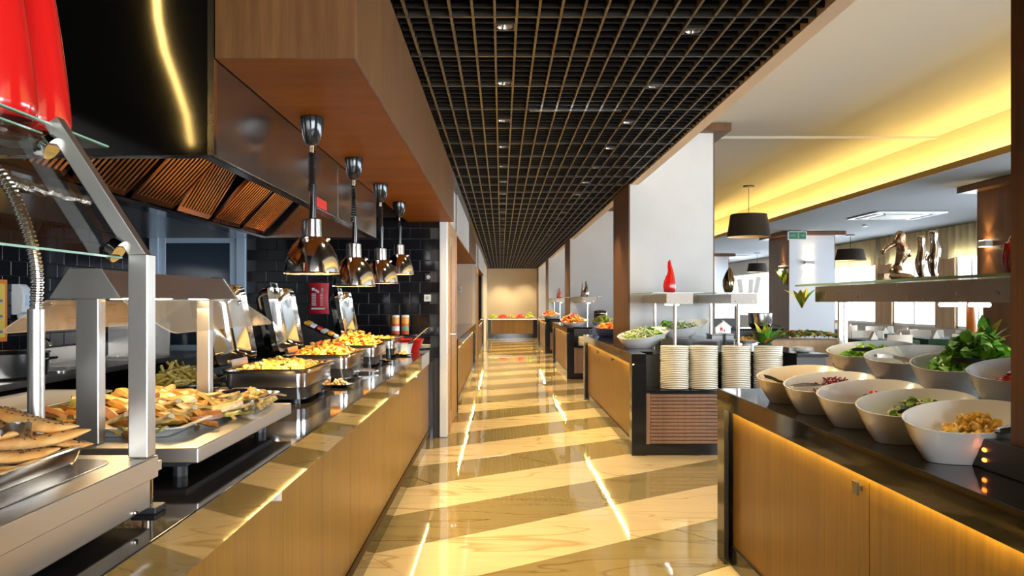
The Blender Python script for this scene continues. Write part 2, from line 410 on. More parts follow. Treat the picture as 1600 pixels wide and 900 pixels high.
wl = S('wall_left', MB().box(-3.7, -3.56, -5.2, 8.24, 0, 2.98), 'black_satin', label='black tiled side wall of the kitchen bay')
tiles(wl, 16, 13, (-3.56, 8.2, .90), (0, -1), R(90), lambda p: False)
d1 = S('door_1', MB().box(-3.52,-3.43,8.19,8.24,0,2.10).box(-2.65,-2.56,8.19,8.24,0,2.10).box(-3.43,-2.65,8.19,8.24,2.03,2.10), 'pale_blue_paint', bevel=.005, label='pale blue kitchen door with a dark glazed upper half')
MB().box(-3.43,-2.65,8.205,8.235,0,.93).box(-3.43,-3.36,8.205,8.235,.93,2.03).box(-2.72,-2.65,8.205,8.235,.93,2.03).box(-3.36,-2.72,8.205,8.235,1.95,2.03).build('leaf', 'pale_blue_paint', d1, bevel=.004)
MB().box(-3.36,-2.72,8.21,8.225,.93,1.95).build('pane', 'blue_glass', d1)
MB().box(-3.2,-2.9,8.19,8.20,.35,.7).build('vent', 'steel_brushed', d1)
S('trim_4', MB().box(-.62, -.54, 8.22, 8.38, 0, 2.655), 'white_plastic', bevel=.01, label='white corner post at the end of the tiled wall')
S('wall_corridor', MB().box(-.66, -.55, 8.38, 9.9, 0, 2.655), 'plaster_white', label='short white wall between the two buffet bays')
d2 = S('door_2', MB().box(-.552,-.53,8.5,8.6,0,2.19).box(-.552,-.53,9.7,9.8,0,2.19).box(-.552,-.53,8.6,9.7,2.08,2.19), 'door_wood', bevel=.004, label='light wooden door in the short white wall')
MB().box(-.55,-.54,8.6,9.7,.01,2.08).build('leaf', 'door_wood', d2); MB().box(-.54,-.532,8.72,8.84,.2,1.95).build('panel', 'oak_front', d2)
MB().tube([(-.54,8.72,1.02),(-.49,8.72,1.02),(-.49,8.85,1.02)], .009).build('handle', 'chrome', d2, smooth=True)
# bulkhead clad in wooden panels
bh = S('ceiling_bulkhead', MB().box(-.93, -.486, 2.71, 8.23, 2.175, 2.98), 'black_satin', label='walnut clad bulkhead hanging above the hot buffet')
for y0, y1 in ((2.702,4.52),(4.522,6.378),(6.38,8.238)):
    MB().box(-.488,-.476,y0,y1,2.163,2.658).build('panel', 'walnut_face', bh, bevel=.0015, seg=1)
    MB().box(-.94,-.488,y0,y1,2.163,2.176).build('soffit_panel', 'walnut_soffit', bh, bevel=.0015, seg=1)
MB().box(-.94,-.476,2.69,2.7015,2.163,2.658).build('panel', 'walnut_face', bh, bevel=.0015, seg=1)
MB().box(-.94,-.476,2.69,2.7015,2.66,2.98).build('panel', 'walnut_face', bh)

# ------------------------------------------------------------------ further left bays along the corridor
S('wall_side', MB().box(-2.9, -2.8, 9.9, 17.4, 0, 2.9), 'plaster_beige', label='beige side wall deep in the second bay')
S('wall_end', MB().box(-2.9, -.6, 17.4, 17.5, 0, 2.66), 'plaster_beige', label='pale beige end wall of the second buffet bay')
S('wall_end_near', MB().box(-2.9, -.66, 9.82, 9.9, 0, 2.66), 'plaster_beige', label='hidden near wall of the second bay')
b2 = S('ceiling_bulkhead_second', MB().box(-2.9, -.54, 9.9, 17.4, 2.175, 2.9), 'black_satin', label='bulkhead over the second bay')
MB().box(-.54,-.53,9.9,13.5,2.163,2.655).build('panel', 'plaster_grey', b2); MB().box(-.54,-.53,13.502,17.4,2.163,2.655).build('panel', 'walnut_face', b2)
for y0, y1 in ((9.9,12.4),(12.402,14.9),(14.902,17.4)): MB().box(-2.8,-.54,y0,y1,2.163,2.176).build('soffit_panel', 'walnut_soffit', b2)
S('wall_corridor_second', MB().box(-.66,-.55,17.5,19.2,0,2.655), 'plaster_grey', label='grey wall past the second bay')
d3 = S('door_3', MB().box(-.552,-.53,17.6,17.75,0,2.12).box(-.552,-.53,18.95,19.1,0,2.12).box(-.552,-.53,17.75,18.95,2.0,2.12), 'door_wood', label='wooden door frame past the second bay')
MB().box(-.55,-.545,17.75,18.95,0,2.0).build('leaf', 'oak_front', d3)
S('wall_end_third', MB().box(-2.5,-.6,25.2,25.3,0,2.66), 'wall_tile', label='dark tiled end wall of the third bay')
b3 = S('ceiling_bulkhead_third', MB().box(-2.5,-.54,19.2,25.2,2.175,2.9), 'black_satin', label='bulkhead over the third bay')
MB().box(-.54,-.53,19.2,25.2,2.163,2.655).build('panel', 'plaster_grey', b3); MB().box(-2.5,-.54,19.2,25.2,2.163,2.176).build('soffit_panel', 'walnut_soffit', b3)
S('wall_side_third', MB().box(-2.6,-2.5,19.2,25.2,0,2.9), 'black_satin', label='dark side wall in the third bay')
S('wall_corridor_far', MB().box(-.66,-.55,25.3,32.5,0,2.655), 'plaster_cream', label='far stretch of cream corridor wall')
S('wall_far', MB().box(-.66,2.4,32.5,32.6,0,3.3), 'plaster_cream', label='cream wall closing the far end of the corridor')
# outer shell of the dining room
ww = S('wall_right', MB().box(8.6,8.75,-5.2,37,0,.85).box(8.6,8.75,-5.2,37,2.35,3.4), 'plaster_grey', label='window wall of the dining room')
wins = [(-4,-.5),(.0,3.5),(4,7.5),(8,11.5),(12.2,13.6),(14.5,15.5),(16.2,18.0),(18.8,21.4),(22.6,24.2),(25,31.5),(32.3,36)]  # nearest ones are out of view, added to let in daylight
last = -5.2
for i, (a, b) in enumerate(wins):
    MB().box(8.58,8.75,last,a,.85,2.35).build('pier', 'partition_wood' if i in (6,7) else 'plaster_grey', ww); last = b
    w = S('window_%d' % (i+1), MB().box(8.62,8.68,a,a+.05,.85,2.35).box(8.62,8.68,b-.05,b,.85,2.35).box(8.62,8.68,a,b,.85,.9).box(8.62,8.68,a,b,2.3,2.35).box(8.62,8.68,(a+b)/2-.025,(a+b)/2+.025,.9,2.3), 'white_plastic', label='white framed window in the dining room wall, number %d from the front' % (i+1))
    for p, q in ((a+.05,(a+b)/2-.025),((a+b)/2+.025,b-.05)): MB().box(8.645,8.655,p,q,.9,2.3).build('pane', 'glass_pane', w)
MB().box(8.6,8.75,last,37,.85,2.35).build('pier', 'plaster_grey', ww)
S('wall_far_dining', MB().box(2.4,8.75,36.9,37.0,0,3.4), 'plaster_white', label='far wall of the dining room')
S('wall_behind', MB().box(-3.7,.2,-5.2,-5.1,0,3.0).box(.2,8.75,-5.2,-5.1,0,.4).box(.2,8.75,-5.2,-5.1,2.8,3.4), 'plaster_grey', label='wall behind the viewer')

# ------------------------------------------------------------------ columns
def column(name, x0, x1, y0, y1, top, label, mat='plaster_white', zb=0):
    c = S(name, MB().box(x0+.015, x1-.015, y0, y1, zb, top), mat, label=label)
    MB().box(x0, x0+.015, y0+.004, y1-.004, zb, top).build('cladding', 'column_wood', c)
    MB().box(x1-.015, x1, y0+.004, y1-.004, zb, top).build('cladding', 'column_wood', c)
    return c
for i, (y, lb) in enumerate(((.95,'wood clad column rising through the near salad counter'),(9.06,'white column with wooden side standing by the plate stacks'),(16.9,'second white column down the corridor'),(24.7,'third white column down the corridor'),(31.2,'farthest white column by the end wall'))):
    zb = .9005 if i < 4 else 0; c = column('column_%d' % (i+1), 1.36 if i == 0 else 1.41, 2.36, y, y+1.24, 2.655 if i == 0 else 3.315, lb, zb=zb)
    if i == 0: MB().box(1.375,2.345,y-.012,y+.002,zb,2.65).box(1.375,2.345,y+1.238,y+1.252,zb,2.65).build('cladding', 'column_wood', c)
    MB().box(1.525,2.51,y-.14,y+1.38,3.225,3.31).build('capital', 'column_wood', c, bevel=.004)
def sconce(x, y, z, rz, lab):
    s = thing('wall_sconce', lab, 'wall lamp', (x,y,z), rz, 'up and down wall sconces')
    MB().box(-.09,.09,-.09,0,-.035,.035).build('body', 'paper_grey', s, bevel=.004)
    MB().box(-.07,.07,-.075,-.012,.036,.04).box(-.07,.07,-.075,-.012,-.04,-.036).build('glow', 'sconce_glow', s)
    for sg in (1, -1):
        d = bpy.data.lights.new('sconce_beam', 'SPOT'); d.energy = 9; d.color = (1,.72,.38); d.spot_size = R(80); d.spot_blend = .8; d.shadow_soft_size = .03
        l = bpy.data.objects.new('beam', d); COL.objects.link(l); l.parent = s; l.location = (0,-.06,.05*sg); l.rotation_euler = (R(180) if sg > 0 else 0, 0, 0)
for i, (y, lb, sl) in enumerate(((8.85,'dark wood sided dining column at the right','dark sided dining column'),(16.7,'pale blue dining column under the exit sign','pale column under the exit sign'),(24.5,'pale blue dining column glimpsed past the white column','pale column farthest away'))):
    c = column('column_%d' % (i+6), 5.86, 6.81, y, y+1.24, 2.79, lb, 'column_white')
    MB().box(5.70,6.97,y-.16,y+1.4,2.71,2.785).build('capital', 'column_wood', c, bevel=.004)
    sconce(6.26, y, 2.16, 0, 'up and down sconce on the front of the '+sl)
    sconce(5.86, y+(1.0 if i == 0 else .3), 2.06, R(-90), 'up and down sconce on the wooden side of the '+sl)
# acoustic extras on the low ceiling
for x, y, lb in ((6.5,13.5,'large white ceiling cassette unit beside the dining lamps'),(7.2,26,'distant white ceiling cassette unit near the far column')):
    a = thing('air_conditioner', lb, 'air conditioner', (x,y,2.765))
    MB().prism(rrect(0,0,1.15,1.15,.05), 'z', 0, .024).build('panel', 'white_plastic', a, bevel=.01)
    MB().box(-.3,.3,-.3,.3,-.008,.0).build('grille', 'paper_grey', a)
    for k in range(4):
        m = MB().box(-.4,.4,.42,.5,-.01,0); m.xf(Matrix.Rotation(k*math.pi/2,4,'Z')); m.build('flap', 'plaster_white', a)
tag(MB().lathe([(.05,0),(.05,.02),(.03,.04)], (6.75,15.2,2.75), 14).build('smoke_detector', 'white_plastic', smooth=True), 'small white smoke detector on the low grey ceiling', 'smoke detector')
# curtains valances
for i, (y0, y1, lb) in enumerate(((14.0,16.0,'cream scalloped valance over the window beside the bronze pair'),(16.1,18.4,'cream scalloped valance over the middle dining window'),(18.6,21.6,'cream scalloped valance behind the black drum lamp'))):
    n = int((y1-y0)/.06); m = MB(); rings = []
    for k in range(n+1):
        y = y0+(y1-y0)*k/n; x = 8.5+.025*math.sin(k*1.7); zb = 2.22-.05*abs(math.sin(k*.42))
        rings.append([(x,y,zb),(x+.012,y,zb),(x+.012,y,2.78),(x,y,2.78)])
    m.loft(rings); tag(m.build('window_valance', 'curtain', smooth=True), lb, 'valance', 'cream window valances')

# ------------------------------------------------------------------ exhaust hood
hd = thing('exhaust_hood', 'big stainless exhaust hood with slatted grease filters beside the walnut bulkhead', 'hood', (0,0,0))
MB().box(-2.7,-.948,2.695,2.705,1.845,2.9).build('front_panel', 'hood_mirror', hd)
MB().box(-.958,-.944,2.70,4.738,1.845,2.17).build('side_panel', 'steel_hood', hd, bevel=.002, seg=1)
MB().box(-.958,-.944,4.742,6.2,1.845,2.17).build('side_panel', 'steel_hood', hd, bevel=.002, seg=1)
MB().box(-.962,-.9415,2.684,2.694,1.845,2.655).box(-.962,-.9415,2.694,2.712,1.845,2.16).build('corner_strip', 'lamp_chrome', hd)
MB().box(-2.7,-.96,6.19,6.2,1.845,2.9).build('back_panel', 'steel_hood', hd)
MB().box(-2.7,-2.69,2.71,6.19,1.845,2.9).build('rear_panel', 'steel_hood', hd)
MB().box(-2.69,-.96,2.71,2.75,1.845,1.86).box(-1.0,-.96,2.75,6.15,1.845,1.86).box(-2.69,-.96,6.15,6.19,1.845,1.86).box(-2.69,-1.85,2.75,6.15,1.845,1.87).build('rim', 'steel_hood', hd)
MB().box(-1.86,-1.76,2.75,6.15,1.835,1.85).box(-1.86,-1.85,2.75,6.15,1.85,1.9).build('gutter', 'black_chrome', hd)
MB().box(-2.69,-.96,2.71,6.19,2.62,2.64).build('lid_panel', 'black_void', hd)
slm = None
for k in range(6):
    y0 = 2.80+.555*k
    tilt = R(47) if k != 3 else R(58)
    f = MB().box(0,.03,0,.5,-.012,.012).box(.70,.73,0,.5,-.012,.012).box(0,.73,0,.018,-.012,.012).box(0,.73,.482,.5,-.012,.012).build('filter', 'filter_metal', hd)
    f.location = (-1.78, y0, 1.868); f.rotation_euler = (0, -tilt, 0)
    for j in range(11):
        if slm is None: slm = o = MB().prism([(0,-.01),(.011,.0),(.022,-.01),(.022,-.006),(.011,.006),(0,-.006)], 'x', .03, .70).build('slat', 'filter_metal')
        else: o = slm.copy(); COL.objects.link(o)
        o.parent = f; o.location = (0, .026+j*.0415, 0)
    MB().box(.02,.70,.018,.482,.014,.018).build('backing', 'black_void', f)
tag(MB().box(-.943,-.9405,4.05,4.42,1.852,1.90).build('hood_sticker', 'red_plastic'), 'red warning sticker on the lower edge of the steel hood', 'sticker')
m = MB(); rr = [.018+.012*random.random() for _ in range(22)]
m.tube([(-1.95+.02*random.random(), 3.2+.03*i, 1.825+.012*random.random()) for i in range(22)], rr, 9)
tag(m.build('foil_wrap', 'foil'), 'crumpled shiny foil wrapped along the hood underside', 'foil')
# unseen warm ceiling light, its curve shaped to draw the streak in the hood
pts = []
CP = [(-1.30,2.2),(-1.53,1.75),(-1.725,1.29),(-1.835,1.01),(-2.03,.45),(-2.25,-.28),(-2.55,-1.25),(-3.09,-2.8)]
for i in range(len(CP)-1):
    for k in range(5): pts.append((CP[i][0]+(CP[i+1][0]-CP[i][0])*k/5, CP[i][1]+(CP[i+1][1]-CP[i][1])*k/5, 2.875))
tag(MB().tube(pts, .016, 8).build('curved_ceiling_light', 'led_curve', smooth=True), 'curved warm light tube on the kitchen ceiling', 'light')

# ------------------------------------------------------------------ left counter
wt = thing('stone_worktop', 'long polished black stone worktop of the hot buffet', 'worktop')
MB().box(-1.75,-.67,-.3,8.2,.865,.905).box(-.69,-.67,-.3,8.2,.787,.865).build('slab', 'granite', wt, bevel=.003, seg=1)
MB().box(-.6695,-.668,-.3,8.05,.787,.903).build('front_edge', 'granite_band', wt)
MB().box(-.712,-.7075,.2,8.0,.805,.812).build('light_strip', 'led_soft', wt)
cb = thing('buffet_cabinet', 'wood fronted base cabinet of the hot buffet', 'cabinet')
MB().box(-1.72,-.725,-.3,8.05,.10,.864).build('carcass', 'black_satin', cb)
MB().box(-1.72,-.685,-.3,8.05,.0,.10).build('plinth', 'granite_band', cb)
MB().box(-.72,-.672,8.06,8.2,0,.786).build('end_leg', 'black_gloss', cb)
for i in range(14):
    y0 = -.3+.597*i
    d = MB().box(-.725,-.714,y0+.002,y0+.595,.105,.80).build('door', 'oak_front', cb, bevel=.0015, seg=1)
    if i in (4, 9, 11): MB().box(-.713,-.695,y0+.5,y0+.512,.735,.775).build('handle', 'chrome_soft', d)

# ------------------------------------------------------------------ heat lamps
def heat_lamp(y, rim, lab):
    L = 2.163-rim
    t = thing('heat_lamp', lab, 'heat lamp', (-.82, y, rim), 0, 'chrome heat lamps over the hot buffet')
    MB().lathe([(.012,L-.125),(.028,L-.115),(.042,L-.08),(.05,L-.03),(.051,L-.004),(.046,L-.0005)], n=24).build('canopy', 'black_chrome', t, smooth=True)
    z1 = L-.12; z0 = .295; n = 90
    MB().tube([(0,0,z1),(0,0,z1-.05)], .009, 10).build('stem', 'chrome', t, smooth=True)
    MB().tube([(.011*math.cos(i*1.05),.011*math.sin(i*1.05),z1-.03-(z1-.03-z0-.06)*i/n) for i in range(n+1)], .006, 6).build('coiled_cord', 'black_gloss', t, smooth=True)
    MB().tube([(.008,0,z0+.09),(.004,0,z0-.06)], .014, 10).build('cord_sleeve', 'black_gloss', t, smooth=True)
    o = [(.118,.0),(.117,.012),(.113,.045),(.103,.082),(.085,.118),(.064,.142),(.052,.152),(.042,.158),(.040,.232),(.030,.238)]
    sh = MB().lathe(o, n=40, cap0=False).build('shade', 'lamp_chrome', t, smooth=True)
    MB().lathe([(r-.003, z-.002) for r, z in o[:7]]+[(.001,.15)], n=40, cap0=False, cap1=True).build('lining', 'cream_ceramic', sh, smooth=True)
    MB().lathe([(.118,-.004),(.121,0),(.118,.004),(.114,0),(.118,-.004)], n=40, cap0=False, cap1=False).build('rim', 'chrome', sh, smooth=True)
    for a in (20,140,260):
        m = MB().ell((.066*math.cos(R(a)),.066*math.sin(R(a)),.150), (.013,.013,.012), 10, 6); m.build('screw_knob', 'chrome', sh, smooth=True)
    MB().ell((0,0,.075), (.042,.042,.05), 14, 8).build('bulb', 'bulb_warm', t, smooth=True)
    d = bpy.data.lights.new('heat_beam', 'SPOT'); d.energy = 60; d.color = (1,.68,.32); d.spot_size = R(105); d.spot_blend = .5; d.shadow_soft_size = .05
    l = bpy.data.objects.new('beam', d); COL.objects.link(l); l.parent = t; l.location = (0,0,.012)
for y, r, lb in ((3.55,1.487,'largest chrome bell heat lamp, nearest the viewer'),(4.56,1.452,'second chrome bell heat lamp, hanging lowest'),(5.57,1.49,'third chrome bell heat lamp from the viewer'),(6.58,1.585,'farthest chrome bell heat lamp, before the black tiles')):
    heat_lamp(y, r, lb)

# ------------------------------------------------------------------ near steel unit, sneeze guard, gooseneck, bread
u = thing('hot_plate_unit', 'stainless counter unit at the bottom left holding the bread pan', 'food warmer', (-1.05,1.13,.905))
MB().box(-.31,.31,-.64,.64,.082,.128).box(-.31,-.285,-.64,.64,.124,.129).box(.285,.31,-.64,.64,.124,.129).build('top', 'steel_brushed', u, bevel=.006)
MB().prism(rrect(0,0,.5,1.16,.05), 'z', .1285, .131).build('inset_plate', 'steel_sheet', u, bevel=.001, seg=1)
MB().box(-.30,.303,-.63,.615,.022,.082).build('body', 'steel_brushed', u, bevel=.003)
for sx, sy in ((-.26,-.58),(.275,-.58),(-.26,.59),(.275,.665)):
    l = MB().tube([(sx,sy,.012),(sx,sy,.1)], .012, 12).build('leg', 'chrome_soft', u, smooth=True)
    MB().box(sx-.025,sx+.03,sy-.028,sy+.028,.0,.014).build('foot', 'black_satin', l, bevel=.003)
MB().box(.22,.3,.62,.68,.09,.11).build('leg_bracket', 'steel_brushed', u)
for k in range(3): MB().lathe([(.006,0),(.006,.004),(.003,.006)], n=10).xf(Matrix.Translation((.304,-.3+.42*k,.03))@Matrix.Rotation(R(90),4,'Y')).build('screw', 'chrome', u)
sg = thing('sneeze_guard', 'steel post and tilted glass guard over the bread', 'sneeze guard', (-.765,1.745,1.033))
def square_bar(a, b, w, d, name, mat, parent):
    a, b = Vector(a), Vector(b); L = (b-a).length; q = (b-a).to_track_quat('Z','Y').to_matrix().to_4x4()
    m = MB().box(-w/2,w/2,-d/2,d/2,0,L); m.xf(Matrix.Translation(a)@q); return m.build(name, mat, parent, bevel=.003)
for yy in (0, -1.1):
    MB().box(-.021,.021,-.021+yy,.021+yy,.0015,.432).build('post', 'steel_brushed', sg, bevel=.003)
    square_bar((.004,yy,.418),(-.188,yy,.715), .03, .034, 'arm', 'steel_brushed', sg)
    for q in ((-.03,yy,.455),(-.17,yy,.672)):
        m = MB().lathe([(.026,0),(.026,.018),(.02,.024)], n=20); m.xf(Matrix.Translation((q[0]-.02,q[1]-.018,q[2]-.012))@Matrix.Rotation(R(-57),4,'Y')@Matrix.Translation((0,0,-.012))); m.build('glass_clamp', 'chrome', sg, smooth=True)
gdir = Vector((-.182,0,.288)).normalized(); nrm = Vector((gdir.z,0,-gdir.x))
def slab_glass(name, p0, p1, y0, y1, th, parent):
    a, b = Vector(p0), Vector(p1); d = (b-a).normalized(); n = Vector((d.z,0,-d.x))*th/2
    ring = [(a+n),(b+n),(b-n),(a-n)]
    g = MB().loft([[(p.x,y0,p.z) for p in ring],[(p.x,y1,p.z) for p in ring]]).build(name, 'glass_clear', parent)
    MB().box(-th*.55,th*.55,y0,y1,-.002,.002).xf(Matrix.Translation(a)).build('edge', 'glass_edge', g); MB().box(-th*.55,th*.55,y0,y1,-.002,.002).xf(Matrix.Translation(b)).build('edge', 'glass_edge', g)
slab_glass('glass_front', (-.045,0,.425), (-.215,0,.69), -1.15, .0, .006, sg)
slab_glass('glass_shelf', (-.19,0,.707), (-.62,0,.707), -1.2, .24, .008, sg)
for yy, xx in ((1.715,-1.06),(1.88,-1.075)):
    lb = 'glossy red tapered ceramic vase on the glass shelf, nearer one' if yy < 1.8 else 'glossy red tapered ceramic vase on the glass shelf, behind the nearer one'
    o = MB().lathe([(.05,0),(.07,.003),(.079,.014),(.081,.035),(.072,.13),(.058,.24),(.045,.33),(.03,.42),(.015,.5),(.004,.53)], n=32).build('red_vase', 'red_gloss', smooth=True)
    o.location = (xx, yy, 1.7445); tag(o, lb, 'vase', 'red ceramic vases')
gn = thing('gooseneck_lamp', 'flexible metal gooseneck lamp rising behind the bread', 'lamp', (-.985,1.735,1.0335))
MB().lathe([(.03,0),(.03,.008),(.018,.014)], n=20).build('base', 'chrome', gn, smooth=True)
MB().tube([(0,0,.012),(0,0,.315)], .0168, 20).build('tube', 'steel_brushed', gn, smooth=True)
ctrl = [(0,.315),(.002,.38),(-.006,.44),(-.026,.505),(-.055,.57),(-.10,.625),(-.17,.65),(-.25,.63),(-.30,.57)]
def crom(P, n):
    out = []
    P = [P[0]]+P+[P[-1]]
    for i in range(1, len(P)-2):
        for k in range(n):
            t_ = k/n; p0, p1, p2, p3 = [Vector((q[0],0,q[1])) for q in P[i-1:i+3]]
            out.append(.5*((2*p1)+(-p0+p2)*t_+(2*p0-5*p1+4*p2-p3)*t_*t_+(-p0+3*p1-3*p2+p3)*t_**3))
    return out
cp = crom(ctrl, 28); MB().tube(cp, [.0135 if i % 4 < 2 else .0115 for i in range(len(cp))], 14).build('flexible_neck', 'chrome_soft', gn)
MB().lathe([(.02,.06),(.035,.02),(.06,-.06),(.058,-.06),(.033,.015)], (-.31,0,.52), 24, cap1=False).build('lamp_head', 'black_chrome', gn, smooth=True)

def gn_pan(name, lab, cat, loc, w, d, h, rz=0, mat='chrome_soft', inner=True, group=None):
    t = thing(name, lab, cat, loc, rz, group)
    prof = [(-.018,0),(-.012,.006),(0,h-.006),(.0,h),(.012,h),(.013,h-.003)]
    rings = [ring_at(rrect(0,0,w+2*e,d+2*e,.03+max(e,-.015)), z) for e, z in prof]
    b = MB().loft(rings, True, False)
    ri = [ring_at(rrect(0,0,w+2*e,d+2*e,.028+max(e,-.015)), z) for e, z in ((-.02,.004),(-.014,.01),(-.002,h-.004),(.0,h+.0005))]
    b.loft(ri, True, False); b.build('pan', mat, t, smooth=True); return t
bp = gn_pan('bread_pan', 'shallow steel pan heaped with seeded bread', 'pan', (-1.04,1.38,1.0365), .385, .60, .042)
def bread(loc, rx, ry, rz, rot, lab):
    n, m_ = 16, 9; rings = []
    mb = MB(); E = Euler(rot)
    for k in range(m_+1):
        u_ = -1+2*k/m_; w_ = max(.03, (1-abs(u_)**2.2))**.6
        rings.append([E.to_matrix()@Vector((rx*u_, ry*w_*math.cos(t_)*(1+.05*math.sin(3*u_+t_)), rz*w_*(math.sin(t_)*(1 if math.sin(t_)>0 else .55))+.012*math.sin(2.2*u_+rx*40))) for t_ in [2*math.pi*i/n for i in range(n)]])
    mb.loft(rings); o = mb.build('bread', 'bread', smooth=True); o.location = loc; tag(o, lab, 'bread', 'seeded breads in the pan')
    s = MB()
    for _ in range(46):
        u_ = random.uniform(-.7,.8); v_ = random.uniform(-.6,.6); w_ = max(.03,(1-abs(u_)**2.2))**.6
        p = E.to_matrix()@Vector((rx*u_, ry*w_*v_, rz*w_*math.sqrt(max(0,1-v_*v_))+.012*math.sin(2.2*u_+rx*40)+.0005)); s.ell(p, (.0028,.002,.0014), 5, 3)
    s.build('seeds', 'seed', o, kind='stuff')
B = [(-.915,1.575,1.100,.115,.032,.017,(.1,-.06,.30),'long seeded bread pointing to the steel post'),(-.925,1.61,1.132,.10,.030,.017,(0,.10,-.10),'orange brown bread lying across the top of the heap'),
 (-1.0,1.53,1.122,.11,.034,.018,(0,.05,.12),'seeded bread at the left edge of the heap'),(-.985,1.635,1.118,.10,.032,.016,(0,-.05,.05),'yellowish bread at the back of the pan'),
 (-.91,1.48,1.088,.10,.032,.016,(0,-.03,.55),'broad bread along the front rim of the pan'),(-.905,1.36,1.083,.09,.03,.015,(0,0,.8),'poppy seeded bread at the lowest corner of the pan'),
 (-1.05,1.42,1.1,.11,.035,.017,(0,0,.2),'plain bread deep in the pan'),(-.895,1.63,1.084,.075,.022,.012,(0,-.05,.35),'slim bread lying at the far rim of the pan'),(-1.08,1.25,1.09,.11,.036,.017,(0,0,.1),'bread at the near end of the pan')]
for b in B: bread(*((b[0],b[1],b[2]),)+b[3:])
def tongs(loc, rz, L, lab, tilt=0, mat='chrome_soft', spread=.05):
    t = thing('serving_tongs', lab, 'tongs', loc, rz, 'steel serving tongs')
    for s in (1,-1):
        m = MB(); rings = []
        for k in range(9):
            u_ = k/8; y = s*(.004+spread*.5*math.sin(u_*1.7)); x = L*u_; w = .008+.006*(u_ > .75); z = .012*math.sin(u_*3)+tilt*u_
            rings.append([(x,y,z-w),(x,y+.0015,z-w),(x,y+.0015,z+w),(x,y,z+w)])
        m.loft(rings); m.build('arm', mat, t, smooth=True)
    MB().tube([(0,-.004,0),(-.008,0,0),(0,.004,0)], .006, 8).build('hinge', mat, t, smooth=True); return t
tongs((-.925,1.52,1.122), R(-5), .05, 'small steel tongs lying on the breads', 0, 'chrome_soft', .012)

# ------------------------------------------------------------------ second warmer with plexi wings, grilled food
w2 = thing('carving_warmer', 'stainless hot plate slab carrying the grilled food', 'food warmer', (-1.18,2.53,.905))
MB().box(-.52,.415,-.46,.46,.05,.09).build('top', 'steel_brushed', w2, bevel=.004)
MB().box(-.42,.36,-.40,.42,.03,.05).build('base', 'black_satin', w2)
for sx, sy in ((-.4,-.36),(.33,-.36),(-.4,.36),(.33,.36)): MB().lathe([(.02,0),(.02,.03)], (sx,sy,0), 12).build('foot', 'black_satin', w2)
hb = thing('heat_bridge', 'stainless heat bridge on two posts with sloping amber plexi wings', 'food warmer', (-1.067,2.13,.995))
MB().box(-.03,.03,-.02,.02,.0,.38).build('post', 'steel_brushed', hb, bevel=.004); MB().box(-.024,.024,.80,.84,.0,.38).build('post', 'steel_brushed', hb, bevel=.004)
pr = [(-.094,.376),(.094,.376),(.042,.455),(-.042,.455)]
MB().prism(pr, 'y', -.03, -.018).build('end_plate', 'steel_brushed', hb, bevel=.002); MB().prism(pr, 'y', .90, .912).build('end_plate', 'steel_brushed', hb, bevel=.002)
MB().prism([(-.09,.379),(.09,.379),(.04,.452),(-.04,.452)], 'y', -.018, .90).build('hood_shell', 'steel_brushed', hb)
for y in (.15,.45,.75): MB().ell((0,y,.381), (.03,.05,.006), 12, 6).build('heat_bulb', 'bulb_warm', hb, smooth=True)
ld = bpy.data.lights.new('bridge_heat', 'AREA'); ld.shape = 'RECTANGLE'; ld.size = .06; ld.size_y = .7; ld.energy = 2.2; ld.color = (1,.66,.3)
l = bpy.data.objects.new('bridge_heat', ld); COL.objects.link(l); l.parent = hb; l.location = (0,.45,.345)
for s, nm in ((1,'wing'),(-1,'wing')):
    m = MB(); a = Vector((s*.098,0,.372)); b = Vector((s*.222,0,.288)); d = (b-a).normalized(); n_ = Vector((-d.z,0,d.x))*.002
    pl = [(0,-.03),(1,-.015),(1,.88),(.9,.92),(0,.93)]
    pl = [(0,-.03),(.8,-.03),(.95,-.02),(1,.0),(1,.88),(.95,.905),(.8,.92),(0,.92)]
    m.loft([[a+(b-a)*p[0]+Vector((0,p[1],0))+n_ for p in pl],[a+(b-a)*p[0]+Vector((0,p[1],0))-n_ for p in pl]]); wg = m.build(nm, 'plexi', hb)
    for y in (.02,.86): MB().ell((s*.112,y,.366), (.008,.008,.008), 8, 5).build('bolt', 'chrome', wg, smooth=True)
MB().box(.05,.1,-.02,.9,.371,.375).build('lip', 'steel_sheet', hb)

def platter(lab, loc, w, d, h, mat='white_ceramic', rz=0, name='platter'):
    t = thing(name, lab, 'platter', loc, rz); rings = [ring_at(rrect(0,0,w+2*e,d+2*e,.04+max(e,-.02)), z) for e, z in ((-.05,0),(-.045,.004),(-.01,h-.004),(.01,h),(.012,h+.003),(.0,h+.004),(-.02,h-.002),(-.05,.007))]
    MB().loft(rings).build('dish', mat, t, smooth=True); return t
platter('white platter heaped with grilled vegetables under the heat bridge', (-1.08,2.53,.9955), .44, .70, .03)
platter('upper white platter of the pair at the far left', (-1.5,2.62,1.0215), .26, .55, .028, 'white_ceramic')
platter('lower white platter of the pair at the far left', (-1.5,2.62,.9955), .26, .55, .026, 'white_ceramic')
protos = []
for i in range(5):
    m = MB(); rings = []; L = .055+.016*i; n = 9
    for k in range(n):
        u_ = k/(n-1); x = L*(2*u_-1); w = (.021+.005*(i % 2))*math.sin(math.pi*(.12+.76*u_))**.5; z = .012*math.sin(u_*3.1+i)+.004*math.sin(9*u_+i); th = .0045+.0015*(i % 3)
        rings.append([(x,-w,z-th*.5),(x,-w*.6,z+th),(x,w*.6,z+th),(x,w,z-th*.3),(x,w*.5,z-th),(x,-w*.5,z-th)])
    m.loft(rings); o = m.build('grilled_slice', 'grilled_%d' % i, smooth=True); protos.append(o)
ncount = 0
colours = ['golden','pale yellow','dark brown','greenish','creamy']
